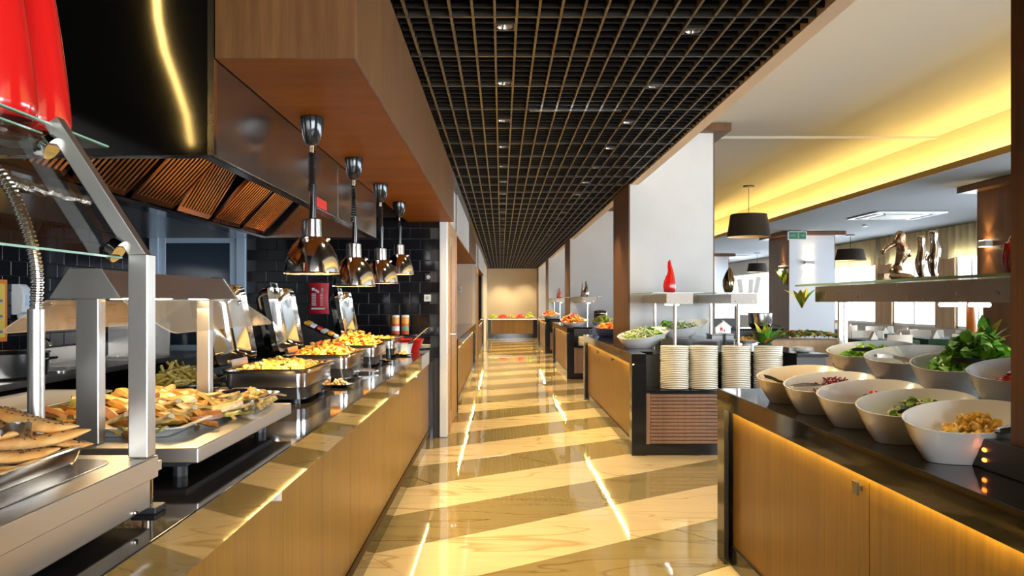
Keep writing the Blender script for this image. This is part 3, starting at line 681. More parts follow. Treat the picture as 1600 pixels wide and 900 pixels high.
for i in range(150):
    k = i % 5; x = random.uniform(-.19,.19); y = random.uniform(-.32,.32)
    hz = .022+.062*max(0, 1-(x/.22)**2)*max(0, 1-(y/.36)**2)*random.uniform(.35,1.0)
    o = protos[k] if i < 5 else protos[k].copy()
    if i >= 5: COL.objects.link(o)
    o.location = (-1.08+x, 2.53+y, .9955+hz); o.rotation_euler = (random.gauss(0,.22), random.gauss(0,.14), random.uniform(-.6,.6)+(0 if random.random() < .8 else 1.4))
    tag(o, '%s grilled vegetable slice heaped on the long white platter' % colours[k], 'vegetable', 'grilled slices on the white platter')
# steel side tray with stewed vegetables and spoon
st = gn_pan('side_tray', 'small steel tray of stewed vegetables at the edge of the hot plate', 'tray', (-.845,2.80,.9965), .10, .24, .05)
def heap(name, mat, lab, cat, c, rx, ry, h, n, size, shape='chunk', base=0.0):
    m = MB()
    for i in range(n):
        a = random.uniform(0,2*math.pi); r = math.sqrt(random.random()); x, y = r*math.cos(a), r*math.sin(a)
        if shape == 'rect_chunk' or shape == 'rect_leaf' or shape == 'rect_noodle': x, y = random.uniform(-1,1), random.uniform(-1,1); r = max(abs(x),abs(y))
        z = base+h*(1-r**2.4)*random.uniform(.55,1.0); p = Vector((c[0]+rx*x, c[1]+ry*y, c[2]+z)); s = size*random.uniform(.6,1.3)
        E = Euler((random.uniform(-.9,.9),random.uniform(-.9,.9),random.uniform(0,6.3)))
        if 'chunk' in shape: m.ell(p, (s*1.25,s*.8,s*.6), 7, 4, E, .18)
        elif 'noodle' in shape:
            M = E.to_matrix(); m.tube([p+M@Vector((s*3*(k/5-.5), s*.9*math.sin(k*1.3+i), 0)) for k in range(6)], s*.22, 5)
        else:
            M = E.to_matrix(); q = []
            for k in range(5):
                u_ = k/4; w = s*.65*math.sin(math.pi*min(.97,.1+u_*.88))*random.uniform(.8,1.2); zz = s*.5*math.sin(u_*2.4)
                q.append([p+M@Vector((s*2*(u_-.5),-w,zz+.3*w)), p+M@Vector((s*2*(u_-.5),0,zz)), p+M@Vector((s*2*(u_-.5),w,zz+.3*w))])
            m.loft(q, False, False, False)
    o = m.build(name, mat, smooth=True, kind='stuff'); return tag(o, lab, cat)
heap('stewed_vegetables', 'grill_mix', 'stewed vegetable pieces filling the small steel side tray', 'vegetables', (-.845,2.80,1.01), .05, .11, .055, 60, .014, 'rect_chunk', .0)
def spoon(loc, rz, L, lab, tilt=0, mat='chrome', bowl=.04):
    t = thing('serving_spoon', lab, 'spoon', loc, rz, 'serving spoons')
    m = MB(); rings = []
    for k in range(9):
        u_ = k/8; x = -bowl*1.35+2.7*bowl*u_; w = bowl*math.sin(math.pi*min(.96,.06+.9*u_))**.6; rings.append([(x,w*math.cos(a),-.018*math.sin(math.pi*u_)*math.sin(a)+.001*sgn) for sgn, rng in ((1,range(9)),(-1,range(8,-1,-1))) for a in [math.pi*q/8 for q in rng]])
    m.loft(rings); m.build('bowl', mat, t, smooth=True)
    MB().tube([(bowl*1.2,0,.0),(bowl*1.2+L*.3,0,.012+tilt*.3),(bowl*1.2+L,0,.01+tilt)], [.005,.006,.009], 8, flat=.5).build('handle', mat, t, smooth=True); return t
spoon((-1.035,3.02,1.045), R(-12), .21, 'big steel serving spoon resting beside the first chafing dish', -.03, 'chrome_soft', .042)

# ------------------------------------------------------------------ chafing dishes
def chafing(y, lab, lid, foodmat, flab, h):
    t = thing('chafing_dish', lab, 'chafing dish', (-1.06, y+.31, .905), 0, 'steel chafing dishes')
    W, D = .385, .62
    rings = [ring_at(rrect(0,0,W+2*e,D+2*e,.05+max(e,-.02)), z) for e, z in ((-.03,.02),(-.02,.024),(-.012,.09),(-.012,.135),(.008,.14),(.010,.15),(.0,.156),(-.02,.156),(-.026,.12),(-.03,.05))]
    MB().loft(rings).build('body', 'chrome_soft', t, smooth=True)
    MB().loft([ring_at(rrect(0,0,W-.02,D-.02,.04), .022), ring_at(rrect(0,0,W-.02,D-.02,.04), .075), ring_at(rrect(0,0,W-.06,D-.06,.04), .08)]).build('water_pan', 'black_chrome', t, smooth=True)
    for sx in (-1,1):
        for sy in (-1,1): MB().lathe([(.022,0),(.022,.018),(.015,.03)], (sx*.13,sy*.25,0), 14).build('foot', 'black_satin', t, smooth=True)
    if lid:
        hinge = Vector((-W/2-.015,0,.165)); ang = R(-101)
        def shell(off): return [ring_at(rrect(W/2,0,W+2*e-2*off,D+2*e-2*off,.05+max(e,-.02)), z-off*.8) for e, z in ((0,0),(0,.028),(-.012,.04),(-.045,.08),(-.06,.085))]
        m = MB(); m.loft(shell(0), False, True); m.loft(shell(.004), False, True)
        M = Matrix.Translation(hinge)@Matrix.Rotation(ang,4,'Y'); m.xf(M)
        L = m.build('lid', 'chrome', t, smooth=True)
        m = MB().tube([(W-.02,-.06,.03),(W+.035,-.06,.034),(W+.035,.06,.034),(W-.02,.06,.03)], .006, 8); m.xf(M); m.build('handle', 'chrome_soft', L, smooth=True)
        m = MB().box(-.02,.02,-.12,.12,-.006,.012); m.xf(M); m.build('hinge', 'chrome_soft', L)
    heap(flab[0], foodmat, flab[1], 'food', (-1.06,y+.31,.985), W/2-.03, D/2-.03, h, 260, .017, 'rect_chunk', .045)
DY = [3.65+1.01*k for k in range(4)]
chafing(DY[0], 'first chafing dish, full of pale yellow baked pieces, lid open', True, 'food_yellow', ('baked_potatoes','pale yellow baked pieces in the first chafing dish'), .055)
chafing(DY[1], 'second chafing dish, full of orange roasted pieces, lid open', True, 'food_orange', ('roasted_pieces','orange and red roasted pieces in the second chafing dish'), .09)
chafing(DY[2], 'third chafing dish, heaped with bright yellow wedges', False, 'food_pepper', ('potato_wedges','bright yellow wedges heaped in the third chafing dish'), .12)
chafing(DY[3], 'farthest chafing dish before the tiled wall, lid open', True, 'food_orange', ('braised_pieces','braised pieces in the farthest chafing dish'), .03)
gn_pan('noodle_pan', 'dark pan of pale noodles behind the first chafing dish', 'pan', (-1.58,4.05,.9055), .24, .6, .07, mat='black_chrome')
heap('noodles', 'noodle', 'pale yellow noodles heaped in the dark pan', 'noodles', (-1.58,4.05,.93), .1, .26, .09, 110, .03, 'rect_noodle', .02)
for x, y, lb, mt, nm in ((-.87,4.42,'small plate of pale food in front of the first chafing dish','nutmix','garnish'),(-.83,6.95,'small plate of brown food before the white plates','nutmix','garnish')):
    p = thing('small_plate', lb, 'plate', (x,y,.9055)); MB().lathe([(.03,0),(.05,.003),(.075,.014),(.076,.016),(.05,.007),(.001,.006)], n=28).build('dish', 'chrome_soft', p, smooth=True)
    heap(nm, mt, lb.replace('small plate of','heap of').replace('in front','on the small plate in front').replace('before','on the small plate before'), 'food', (x,y,.913), .04, .04, .035, 50, .009)
tongs((-.80,5.25,.919), R(200), .2, 'steel tongs lying in front of the second chafing dish')
spoon((-.86,6.15,.925), R(150), .18, 'copper toned serving spoon in front of the third chafing dish', .01, 'bronze', .035)
# things at the far end of the hot buffet
for x, y, lb, dz in ((-1.02,7.92,'left shaker can with orange top by the red bowl',0),(-.935,7.98,'right shaker can with green label by the red bowl',0)):
    c = thing('shaker_can', lb, 'can', (x,y,.9055), 0, 'shaker cans'); c.location.z = 1.0505
    MB().lathe([(.036,0),(.037,.005),(.037,.10)], n=20).build('body', 'sauce_red', c, smooth=True)
    MB().lathe([(.0374,.03),(.0374,.075)], n=20, cap0=False, cap1=False).build('label', 'label_green' if 'green' in lb else 'white_print', c, smooth=True)
    MB().lathe([(.0372,.10),(.0372,.16)], n=20).build('upper_band', 'can_orange', c, smooth=True)
    MB().lathe([(.038,.16),(.038,.178),(.034,.182)], n=20).build('lid', 'white_plastic', c, smooth=True)
sh = thing('black_riser', 'black box riser under the two shaker cans', 'riser', (-1.0,7.95,.9055)); MB().box(-.2,.2,-.15,.17,0,.13).build('box', 'black_satin', sh, bevel=.004); MB().box(-.205,.205,-.155,.175,.13,.1445).build('top', 'black_gloss', sh)
rb = thing('red_bowl', 'red plastic bowl beside the shaker cans', 'bowl', (-.84,7.55,.9055)); MB().loft([ring_at(rrect(0,0,w,d,.04), z) for w, d, z in ((.15,.2,0),(.24,.3,.11),(.245,.305,.112),(.23,.29,.108),(.14,.19,.01))]).build('bowl', 'red_plastic', rb, smooth=True)
wc = thing('white_tub', 'white tub in front of the red bowl', 'tub', (-.86,7.18,.9055)); MB().loft([ring_at(rrect(0,0,w,d,.03), z) for w, d, z in ((.12,.16,0),(.16,.2,.09),(.164,.204,.092),(.15,.19,.09),(.11,.15,.01))]).build('tub', 'white_plastic', wc, smooth=True)
ldl = thing('ladle', 'steel ladle with black grip leaning in the white tub', 'ladle', (-.86,7.18,.9255))
MB().tube([(0,0,0),(.05,0,.06),(.09,0,.10)], .013, 8).build('grip', 'black_satin', ldl, smooth=True); MB().tube([(.09,0,.10),(.2,.02,.2),(.23,.02,.215),(.243,.02,.195)], .006, 8).build('shaft', 'chrome', ldl, smooth=True); MB().ell((-.005,0,.0),(.03,.03,.016),12,6).build('bowl','chrome',ldl,smooth=True)
for i in range(3):
    o = MB().lathe([(.05,0),(.07,.003),(.115,.013),(.116,.016),(.07,.007),(.001,.006)], n=30).build('side_plate', 'plate_ceramic', smooth=True); o.location = (-.80,7.95+.01*i,.9055+.012*i); tag(o, ['bottom','middle','top'][i]+' plate of the short white stack at the end of the hot buffet', 'plate', 'short stack of plates')
# packets in the dark holder behind the third dish
ph = thing('packet_basket', 'black sloping basket of packets behind the third chafing dish', 'basket', (-1.42,6.62,.9055)); MB().prism([(-.16,0),(.16,0),(.16,.12),(-.16,.27)], 'y', -.12,.12).build('box', 'black_satin', ph)
pk = None
for i in range(7):
    x = -.14+.045*i; o = MB().box(-.02,.02,-.07,.07,0,.022).build('packet', ['food_pepper','white_print','red_plastic','paper_grey'][i % 4], bevel=.004); o.location = (-1.42+x, 6.62-.02*(i % 2), .9055+.285-.4688*(x+.16)); o.rotation_euler = (.05,R(25),.1*(i % 3)); tag(o, ['yellow','white','red','grey','second yellow','second white','second red'][i]+' packet on the black sloping basket', 'packet', 'packets in the sloping basket')
# fire blanket pouch on tiles, outlets
fb = thing('fire_blanket', 'red fire blanket pouch with white print on the black tiles', 'fire blanket', (-1.83,8.215,1.24))
m = MB(); rings = []
for k in range(9):
    z = .31*k/8; w = .105-.01*math.sin(math.pi*k/8); b = .012+.02*math.sin(math.pi*k/8); rings.append([(-w,.012,z),(-w*.6,-b*.6,z),(0,-b,z),(w*.6,-b*.6,z),(w,.012,z)])
m.loft(rings); m.build('pouch', 'red_pouch', fb, smooth=True)
mk = MB()
def wr(x0,x1,z0,z1,y=-.036): mk.box(x0,x1,y,y+.012,z0,z1)
wr(-.06,-.035,.235,.26); wr(-.03,-.012,.225,.245); wr(-.008,.008,.21,.235); wr(.03,.05,.23,.25); wr(.034,.046,.222,.258)
for k in range(8): wr(-.062,-.02,.085+.016*k,.092+.016*k); wr(.022+.004*(k%2),.05,.085+.016*k,.090+.016*k)
wr(-.066,.066,.045,.062,-.03); mk.build('print', 'white_print', fb)
for x, z, lb in ((-.73,1.61,'upper white wall socket on the black tiles'),(-.74,1.40,'lower white wall socket on the black tiles')):
    o = thing('wall_socket', lb, 'socket', (x,8.229,z)); MB().box(-.035,.035,-.01,.0,-.035,.035).build('plate', 'white_plastic' if z < 1.5 else 'black_satin', o, bevel=.003); MB().lathe([(.02,0),(.02,.004)], n=14).xf(Matrix.Rotation(R(90),4,'X')@Matrix.Translation((0,0,.008))).build('insert', 'paper_grey', o)
# kitchen bench at the left wall
kb = thing('sink_bench', 'stainless kitchen sink bench along the dark left wall', 'sink bench', (-3.2,6.3,0))
MB().box(-.35,.3,-1.7,1.8,.84,.88).build('top', 'steel_brushed', kb, bevel=.004); MB().box(-.35,-.33,-1.7,1.8,.88,1.0).build('splashback', 'steel_brushed', kb)
MB().box(-.3,.28,-1.65,1.75,.12,.84).build('body', 'steel_hood', kb)
for y in (-.45,.65): MB().loft([ring_at(rrect(0,y,w,d,.06), z) for w, d, z in ((.4,.5,.89),(.42,.52,.89),(.42,.52,.881),(.4,.5,.881))], False, False).build('basin', 'chrome_soft', kb, smooth=True)
for y in (-.3, 1.35):
    f = thing('tap', 'chrome gooseneck tap on the sink bench, %s one' % ('nearer' if y < 0 else 'farther'), 'tap', (-3.42,6.3+y,.8805), 0, 'taps on the sink bench')
    MB().tube([(0,0,0),(0,0,.13),(.02,0,.19),(.07,0,.215),(.115,0,.19),(.12,0,.16)], .011, 10).build('spout', 'chrome', f, smooth=True); MB().tube([(0,-.01,.04),(0,-.07,.06)], .007, 8).build('lever', 'chrome', f, smooth=True); MB().lathe([(.025,0),(.025,.012)], n=16).build('base', 'chrome', f)
sp = thing('steel_splash_guard', 'grey upright splash guard between the sinks', 'splash guard', (-3.2,7.3,.8805)); MB().box(-.3,.25,-.01,.01,0,.3).build('sheet', 'steel_sheet', sp, bevel=.003); MB().box(-.3,.25,-.025,.025,0,.006).build('foot', 'steel_sheet', sp)
pt = thing('stock_pot', 'wide dark steel pot at the left edge on the sink bench', 'pot', (-3.12,5.15,.8805)); MB().lathe([(.2,0),(.24,.02),(.25,.16),(.26,.165),(.245,.16),(.19,.02)], n=30).build('body', 'steel_hood', pt, smooth=True); MB().tube([(.24,-.05,.12),(.3,-.05,.13),(.3,.05,.13),(.24,.05,.12)], .008, 8).build('handle', 'chrome_soft', pt, smooth=True)
sd = thing('soap_dispenser', 'translucent white soap dispenser on the dark tiled wall', 'soap dispenser', (-3.55,6.0,1.27))
MB().loft([[(0,-.06,z),(.05+b,-.055,z),(.06+b,0,z),(.05+b,.055,z),(0,.06,z)] for z, b in ((0,-.01),(.02,.02),(.12,.03),(.19,.02),(.22,-.01))]).build('body', 'white_plastic', sd, smooth=True); MB().box(.02,.1,-.03,.03,-.03,.0).build('nozzle', 'white_plastic', sd, bevel=.006); MB().box(.085,.093,-.03,.03,.06,.14).build('window', 'pale_blue_paint', sd)
po = thing('notice_poster', 'orange bordered notice on the dark wall at the left edge', 'poster', (-3.545,5.67,1.08)); MB().box(0,.006,-.2,.2,0,.44).build('border', 'poster_orange', po); MB().box(.006,.008,-.17,.17,.03,.41).build('sheet', 'poster_yellow', po)
m = MB()
for k in range(6): m.box(.008,.0095,-.14,.14-.05*(k % 2),.06+.055*k,.08+.055*k)
m.build('print', 'poster_blue', po)

# ------------------------------------------------------------------ right hand counters
def rcounter(y0, y1, x1, which, niche, near_leg):
    wt = thing('stone_worktop', 'black stone worktop of the '+which, 'worktop', (0,0,0), 0, 'black stone worktops'); ys = y0+.36 if niche else y0
    m = MB().box(1.156,x1,ys,y1,.87,.90).box(1.156,1.172,y0,y1,.808,.87)
    if niche: m.box(1.156,1.285,y0,ys,.87,.90).box(2.62,x1,y0,ys,.87,.90).box(1.172,1.285,y0,y0+.016,.808,.87)
    m.build('slab', 'granite', wt, bevel=.003, seg=1)
    MB().box(1.1545,1.156,y0,y1,.808,.898).build('front_edge', 'granite_edge', wt)
    MB().box(1.1925,1.197,y0+.1,y1-.1,.822,.829).build('light_strip', 'led_warm', wt)
    cb = thing('buffet_cabinet', 'wood fronted base cabinet of the '+which, 'cabinet', (0,0,0), 0, 'wood fronted buffet cabinets')
    c0 = y0+.36 if niche else y0+.03
    MB().box(1.157,1.18,y1-.13,y1,0,.807).build('end_leg', 'black_gloss', cb)
    MB().box(1.18,x1,y1-.02,y1+.001,0,.869).build('end_panel', 'black_gloss', cb)
    if near_leg: MB().box(1.157,1.285,y0,y0+.02,0,.807).box(1.157,1.18,y0+.02,y0+.13,0,.807).build('end_leg', 'black_gloss', cb)
    MB().box(1.213,x1-.02,c0,y1-.03,.0,.869).build('carcass', 'black_satin', cb)
    MB().box(1.19,1.213,y0+.13,y1-.13,0,.10).build('plinth', 'black_gloss', cb)
    n = max(1, round((y1-y0-.26)/1.5)); st = (y1-y0-.26)/n
    for i in range(n):
        a = y0+.13+st*i; d = MB().box(1.203,1.213,a+.002,a+st-.002,.10,.86).build('door', 'oak_front', cb, bevel=.0015, seg=1)
        hy = a+.05 if i != n-2 else a+.05
        h = MB().box(1.183,1.203,hy,hy+.012,.735,.75).box(1.178,1.186,hy-.012,hy+.024,.722,.765).build('handle', 'black_chrome', d)
    if niche:
        MB().box(1.285,x1-.02,y0+.0,y0+.36,.552,.578).build('plate_shelf', 'black_gloss', cb)
        MB().box(1.285,x1-.02,y0+.02,y0+.36,.0,.10).build('plinth', 'black_gloss', cb)
        MB().box(1.285,x1-.02,y0+.04,y0+.36,.10,.552).build('niche_base', 'black_satin', cb)
        MB().box(2.62,x1-.02,y0+.01,y0+.36,.578,.869).build('niche_side', 'black_gloss', cb)
        MB().box(1.286,1.32,y0+.005,y0+.04,.10,.552).build('side_board', 'slat_wood', cb)
        sl = None
        for k in range(14):
            if sl is None: sl = o = MB().box(1.322,x1-.025,y0+.012,y0+.04,0,.0275).build('slat', 'slat_wood', cb, bevel=.003, seg=1)
            else: o = sl.copy(); COL.objects.link(o)
            o.location = (0,0,.103+.0318*k)
rcounter(-.6, 4.38, 2.75, 'near salad counter', False, False)
rcounter(7.25, 11.5, 2.9, 'second salad counter with the plate stacks', True, True)
rcounter(14.4, 18.4, 2.9, 'third counter down the corridor', True, True)
rcounter(21.5, 25.6, 2.9, 'fourth counter down the corridor', True, True)
# raised step on near counter
rs = thing('stone_riser', 'black stone step carrying the back row of salad bowls', 'riser', (0,0,0)); MB().box(1.57,2.7,2.42,4.36,.9005,1.01).build('block', 'granite', rs, bevel=.003)
bx = thing('power_box', 'black power box with two orange lamps at the foot of the near column', 'power box', (1.385,2.2,.9005))
MB().box(-.05,.022,-.5,.14,0,.085).build('case', 'black_satin', bx, bevel=.004)
for k in range(2): MB().ell((-.052,.06,.055-.028*k), (.004,.012,.006), 8, 5).build('indicator', 'indicator_orange', bx)

# ------------------------------------------------------------------ slanted salad bowls
def bowl_mesh(rx, ry, h, slope, base=.5, lean=.2, back=.024):
    n = 40; mo = MB(); rings = []
    prof = [(0.0,0.0),(base*.9,0.0),(base,.006),(base+.16,.27),(base+.33,.6),(.97,.94),(1.0,1.0),(.985,1.006),(.955,.985),(base+.30,.6),(base+.13,.30),(base-.05,.07),(0.0,.06)]
    for r, z in prof:
        rings.append([(rx*lean*(z-.6)+max(r,.004)*rx*math.cos(t_), max(r,.004)*ry*math.sin(t_), z*(h+slope*r*math.cos(t_)+back*r*math.sin(t_))) for t_ in [2*math.pi*i/n for i in range(n)]])
    return mo.loft(rings)
def salad_bowl(loc, rz, lab, rx=.205, ry=.145, h=.13, slope=.02, mat='white_ceramic', group='slanted salad bowls'):
    t = thing('salad_bowl', lab, 'bowl', loc, rz, group); bowl_mesh(rx, ry, h, slope).build('bowl', mat, t, smooth=True); return t
YA = [3.78,3.42,3.06,2.72,2.40]
labs = ['cream slanted bowl at the far end of the front row','slanted bowl of shredded red cabbage in the front row','slanted bowl with tomato, third from the far end of the front row','slanted bowl of mixed green salad in the front row','slanted bowl of yellow corn salad, nearest in the front row']
food = [('corn_mix','pale_salad',.02,'pale salad in the far front bowl'),('cabbage','red_cabbage',.05,'shredded red cabbage in the second front bowl'),('tomato_mix','tomato_pieces',.03,'tomato pieces in the third front bowl'),('salad_mixed','mixed_salad',.045,'mixed green salad in the fourth front bowl'),('corn_mix','corn_salad',.04,'yellow corn salad in the nearest front bowl')]
for i, y in enumerate(YA):
    x = 1.365; salad_bowl((x,y,.9005), R(10), labs[i], mat='white_ceramic' if i not in (0,) else 'cream_ceramic')
    fm, fn, fh, fl_ = food[i]
    heap(fn, fm, fl_, 'salad', (x+.04,y+.02,.95), .10 if i != 2 else .05, .075 if i != 2 else .04, fh+.03, 120 if i != 2 else 25, .012 if i != 3 else .02, 'noodle' if i == 1 else ('leaf' if i == 3 else 'chunk'), .015)
tongs((1.22,3.86,1.015), R(10), .12, 'dark tongs in the far front bowl', -.05, 'black_chrome', .02)
tongs((1.21,3.40,1.012), R(8), .2, 'steel tongs lying across the red cabbage', -.02)
tongs((1.345,3.0,1.02), R(95), .09, 'dark tongs standing in the tomato bowl', -.07, 'black_chrome', .02)
tongs((1.27,2.60,1.015), R(14), .24, 'dark tongs across the mixed green salad', -.02, 'black_chrome')
tongs((1.36,2.24,1.01), R(10), .24, 'steel tongs on the yellow corn salad', .0)
YB = [3.87,3.47,3.08,2.70]
labs = ['white slanted bowl of green leaves, farthest in the back row','empty looking white slanted bowl second in the back row','large white slanted bowl of lettuce in the back row','white slanted bowl of tomatoes half hidden by the near column']
for i, y in enumerate(YB):
    x = 1.74; salad_bowl((x,y,1.0105), R(10), labs[i], .222, .152, .132, .02)
for a in (('green_leaves','salad','green leaves in the farthest back row bowl','salad',(1.74,3.86,1.065),.13,.09,.06,110,.028,'leaf',.02),
          ('leaf_salad','salad','few leaves low in the second back row bowl','salad',(1.76,3.47,1.05),.09,.07,.02,50,.02,'leaf',.02),
          ('lettuce','salad','big frilly heap of lettuce in the back row bowl','salad',(1.80,3.1,1.07),.15,.12,.15,320,.028,'leaf',.02),
          ('tomato_slices','tomato_mix','red tomatoes in the back row bowl by the column','tomatoes',(1.76,2.68,1.05),.12,.1,.06,50,.025,'chunk',.03)): heap(*a)
tongs((1.64,3.80,1.142), R(-8), .14, 'dark tongs on the green leaves of the farthest back bowl', -.03, 'black_chrome')
tongs((1.57,3.42,1.138), R(-15), .13, 'steel wire tongs in the second back row bowl', -.03)
tongs((1.66,3.0,1.15), R(-10), .16, 'dark tongs at the edge of the lettuce', -.03, 'black_chrome')
tongs((1.65,2.58,1.15), R(10), .16, 'steel tongs on the tomatoes', 0)
cr = MB().tube([(0,0,0),(.0,0,.1),(-.006,0,.19),(-.01,0,.235)], [.012,.02,.014,.003], 12).build('carrot', 'orange', smooth=True); cr.location = (1.85,3.22,1.16); tag(cr, 'upright orange carved carrot behind the lettuce', 'carrot')
def big_leaves(name, lab, loc, n, L, mats, spread=.9, group=None):
    t = thing(name, lab, 'plant', loc)
    for i in range(n):
        a = 2*math.pi*i/n+random.uniform(-.3,.3); tl = random.uniform(.15,spread); l_ = L*random.uniform(.7,1.2); q = []
        for k in range(6):
            u_ = k/5; w = l_*.16*math.sin(math.pi*min(.98,.08+u_*.9)); r = l_*u_*math.sin(tl*(.5+.6*u_)); z = l_*u_*math.cos(tl*(.4+.6*u_)); c_, s_ = math.cos(a), math.sin(a)
            q.append([(r*c_-w*s_, r*s_+w*c_, z+.25*w), (r*c_, r*s_, z), (r*c_+w*s_, r*s_-w*c_, z+.25*w)])
        MB().loft(q, False, False, False).build('leaf', mats[i % len(mats)], t, smooth=True)
    return t
big_leaves('leaf_garnish', 'spray of broad green and orange leaves behind the lettuce', (1.93,3.28,1.15), 16, .14, ['green_leaf','yellow_leaf','dark_leaf','green_leaf','orange'], 1.0)

# ------------------------------------------------------------------ near right shelf with statues
ng = thing('sneeze_guard', 'steel and glass shelf on posts above the near salad bowls', 'sneeze guard', (0,0,1.0105))
for x, y in ((1.745,4.24),(1.985,3.46)):
    MB().box(x,x+.022,y-.012,y+.012,0,.352).build('post', 'chrome_soft', ng, bevel=.002); MB().box(x+.027,x+.045,y-.01,y+.01,0,.352).build('post', 'steel_brushed', ng, bevel=.002)
MB().box(1.64,2.03,2.35,4.28,.352,.432).build('beam', 'steel_dark', ng, bevel=.003)
g = MB().box(1.58,2.05,2.32,4.40,.434,.444).build('glass_shelf', 'glass_clear', ng); MB().box(1.578,1.582,2.32,4.40,.434,.444).box(1.58,2.05,4.398,4.402,.434,.444).build('edge', 'glass_edge', g)
for y in (2.98,3.19): MB().tube([(1.775,y,.342),(1.775,y+.12,.342)], .009, 10).build('light_tube', 'tube_white', ng, smooth=True)
ZS = 1.0105+.4445
def skin(name, verts, edges, radii, mat, loc, lab, cat, sub=2, rz=0, group=None):
    me = bpy.data.meshes.new(name); me.from_pydata(verts, edges, []); me.update(); o = bpy.data.objects.new(name, me); COL.objects.link(o)
    me.materials.append(MAT[mat]); sk = o.modifiers.new('skin', 'SKIN'); sk.use_smooth_shade = True
    for i, d in enumerate(me.skin_vertices[0].data): d.radius = radii[i] if isinstance(radii[i], (tuple, list)) else (radii[i], radii[i])
    me.skin_vertices[0].data[0].use_root = True
    ss = o.modifiers.new('sub', 'SUBSURF'); ss.levels = sub; ss.render_levels = sub
    o.location = loc; o.rotation_euler = (0,0,rz); return tag(o, lab, cat, group)
s1 = thing('bronze_statue', 'bronze leaning figure statue on the glass shelf, left of the silver pair', 'statue', (1.745,3.62,ZS))
V = [(0,0,.04),(.012,0,.08),(.03,0,.115),(.03,0,.15),(.012,0,.175),(.02,0,.205),(.028,0,.222),(-.02,0,.16),(-.05,0,.14),(-.062,.0,.115),(.05,0,.14),(.062,.0,.105),(.02,-.01,.02),(-.03,0,.03)]
E_ = [(0,1),(1,2),(2,3),(3,4),(4,5),(5,6),(4,7),(7,8),(8,9),(3,10),(10,11),(0,12),(0,13)]
o = skin('figure', V, E_, [.022,.016,.03,.034,.018,.024,.016,.015,.013,.009,.014,.012,.02,.018], 'bronze', (0,0,0), None, None); o.parent = s1
m = MB().ell((0,0,.018), (.075,.045,.022), 12, 6, None, .12); m.build('rock_base', 'bronze', s1, smooth=True)
m = MB().box(-.07,-.01,-.03,.03,0,.035); m.build('plinth', 'bronze', s1, bevel=.004)
s2 = thing('silver_statue', 'pair of standing silver bronze figures joined on one base on the glass shelf', 'statue', (1.88,3.62,ZS))
for dx, hh in ((-.026,.208),(.03,.232)):
    V = [(dx+.01,0,.015),(dx-.004,0,hh*.22),(dx-.006,-.004,hh*.42),(dx+.004,0,hh*.55),(dx+.006,0,hh*.7),(dx,0,hh*.8),(dx,0,hh*.9),(dx+.002,0,hh*.97),(dx+.022,0,hh*.6),(dx+.02,0,hh*.42)]
    o = skin('figure', V, [(0,1),(1,2),(2,3),(3,4),(4,5),(5,6),(6,7),(4,8),(8,9)], [.016,.018,.026,.018,.026,.013,.022,.014,.012,.009], 'silver_bronze', (0,0,0), None, None); o.parent = s2
MB().lathe([(.075,0),(.078,.01),(.06,.02)], n=24, sy=.6).build('base', 'bronze', s2, smooth=True)
def red_figure(loc, lab, H=.32, mat='red_gloss', rz=0):
    pts = [(0,0,0),(0,0,.01),(-.004,0,.04),(-.004,0,.09),(0,0,.14),(.006,0,.18),(.004,0,.22),(-.004,0,.26),(-.006,0,.30),(0,0,.32)]
    t = thing('red_figurine', lab, 'figurine', loc, rz, 'red ceramic figurines')
    b = MB().tube([(x*H/.32,y,z*H/.32) for x,y,z in pts], [r*H/.32 for r in (.042,.05,.058,.058,.046,.034,.025,.02,.014,.004)], 18).build('body', mat, t, smooth=True)
    MB().tube([(-.045,0,.01),(-.052,0,.07),(-.045,0,.12),(-.02,0,.14)], [.014,.017,.014,.006], 10).build('wing', mat, t, smooth=True)
    MB().tube([(.0,-.03,.2),(.0,-.04,.225)], [.006,.003], 6).build('beak', mat, t, smooth=True); return t
red_figure((1.915,3.02,ZS), 'red ceramic figurine half hidden by the near column', .29)
# green leaves in a hanging vase at the far end of the shelf
big_leaves('leaf_sprig', 'sprig of yellow green leaves at the end of the near glass shelf', (1.60,4.36,1.33), 7, .13, ['green_leaf','yellow_leaf'], .8)

# ------------------------------------------------------------------ plate stacks
pm = None
for sidx, (x, n) in enumerate(((1.571,24),(1.832,24),(2.127,24),(2.417,24))):
    for k in range(n):
        if pm is None: pm = o = MB().lathe([(.07,0),(.08,.0),(.11,.002),(.1255,.0045),(.128,.0065),(.1283,.0115),(.1265,.0145),(.122,.0158),(.078,.007),(.001,.0065)], n=28).build('dinner_plate', 'plate_ceramic', smooth=True)
        else: o = pm.copy(); COL.objects.link(o)
        o.location = (x+random.gauss(0,.0012), 7.42+random.gauss(0,.0012), .5782+.0161*k)
        tag(o, 'cream dinner plate in the %s tall plate stack from the left' % ['first','second','third','fourth'][sidx], 'plate', ['first','second','third','fourth'][sidx]+' stack of dinner plates')

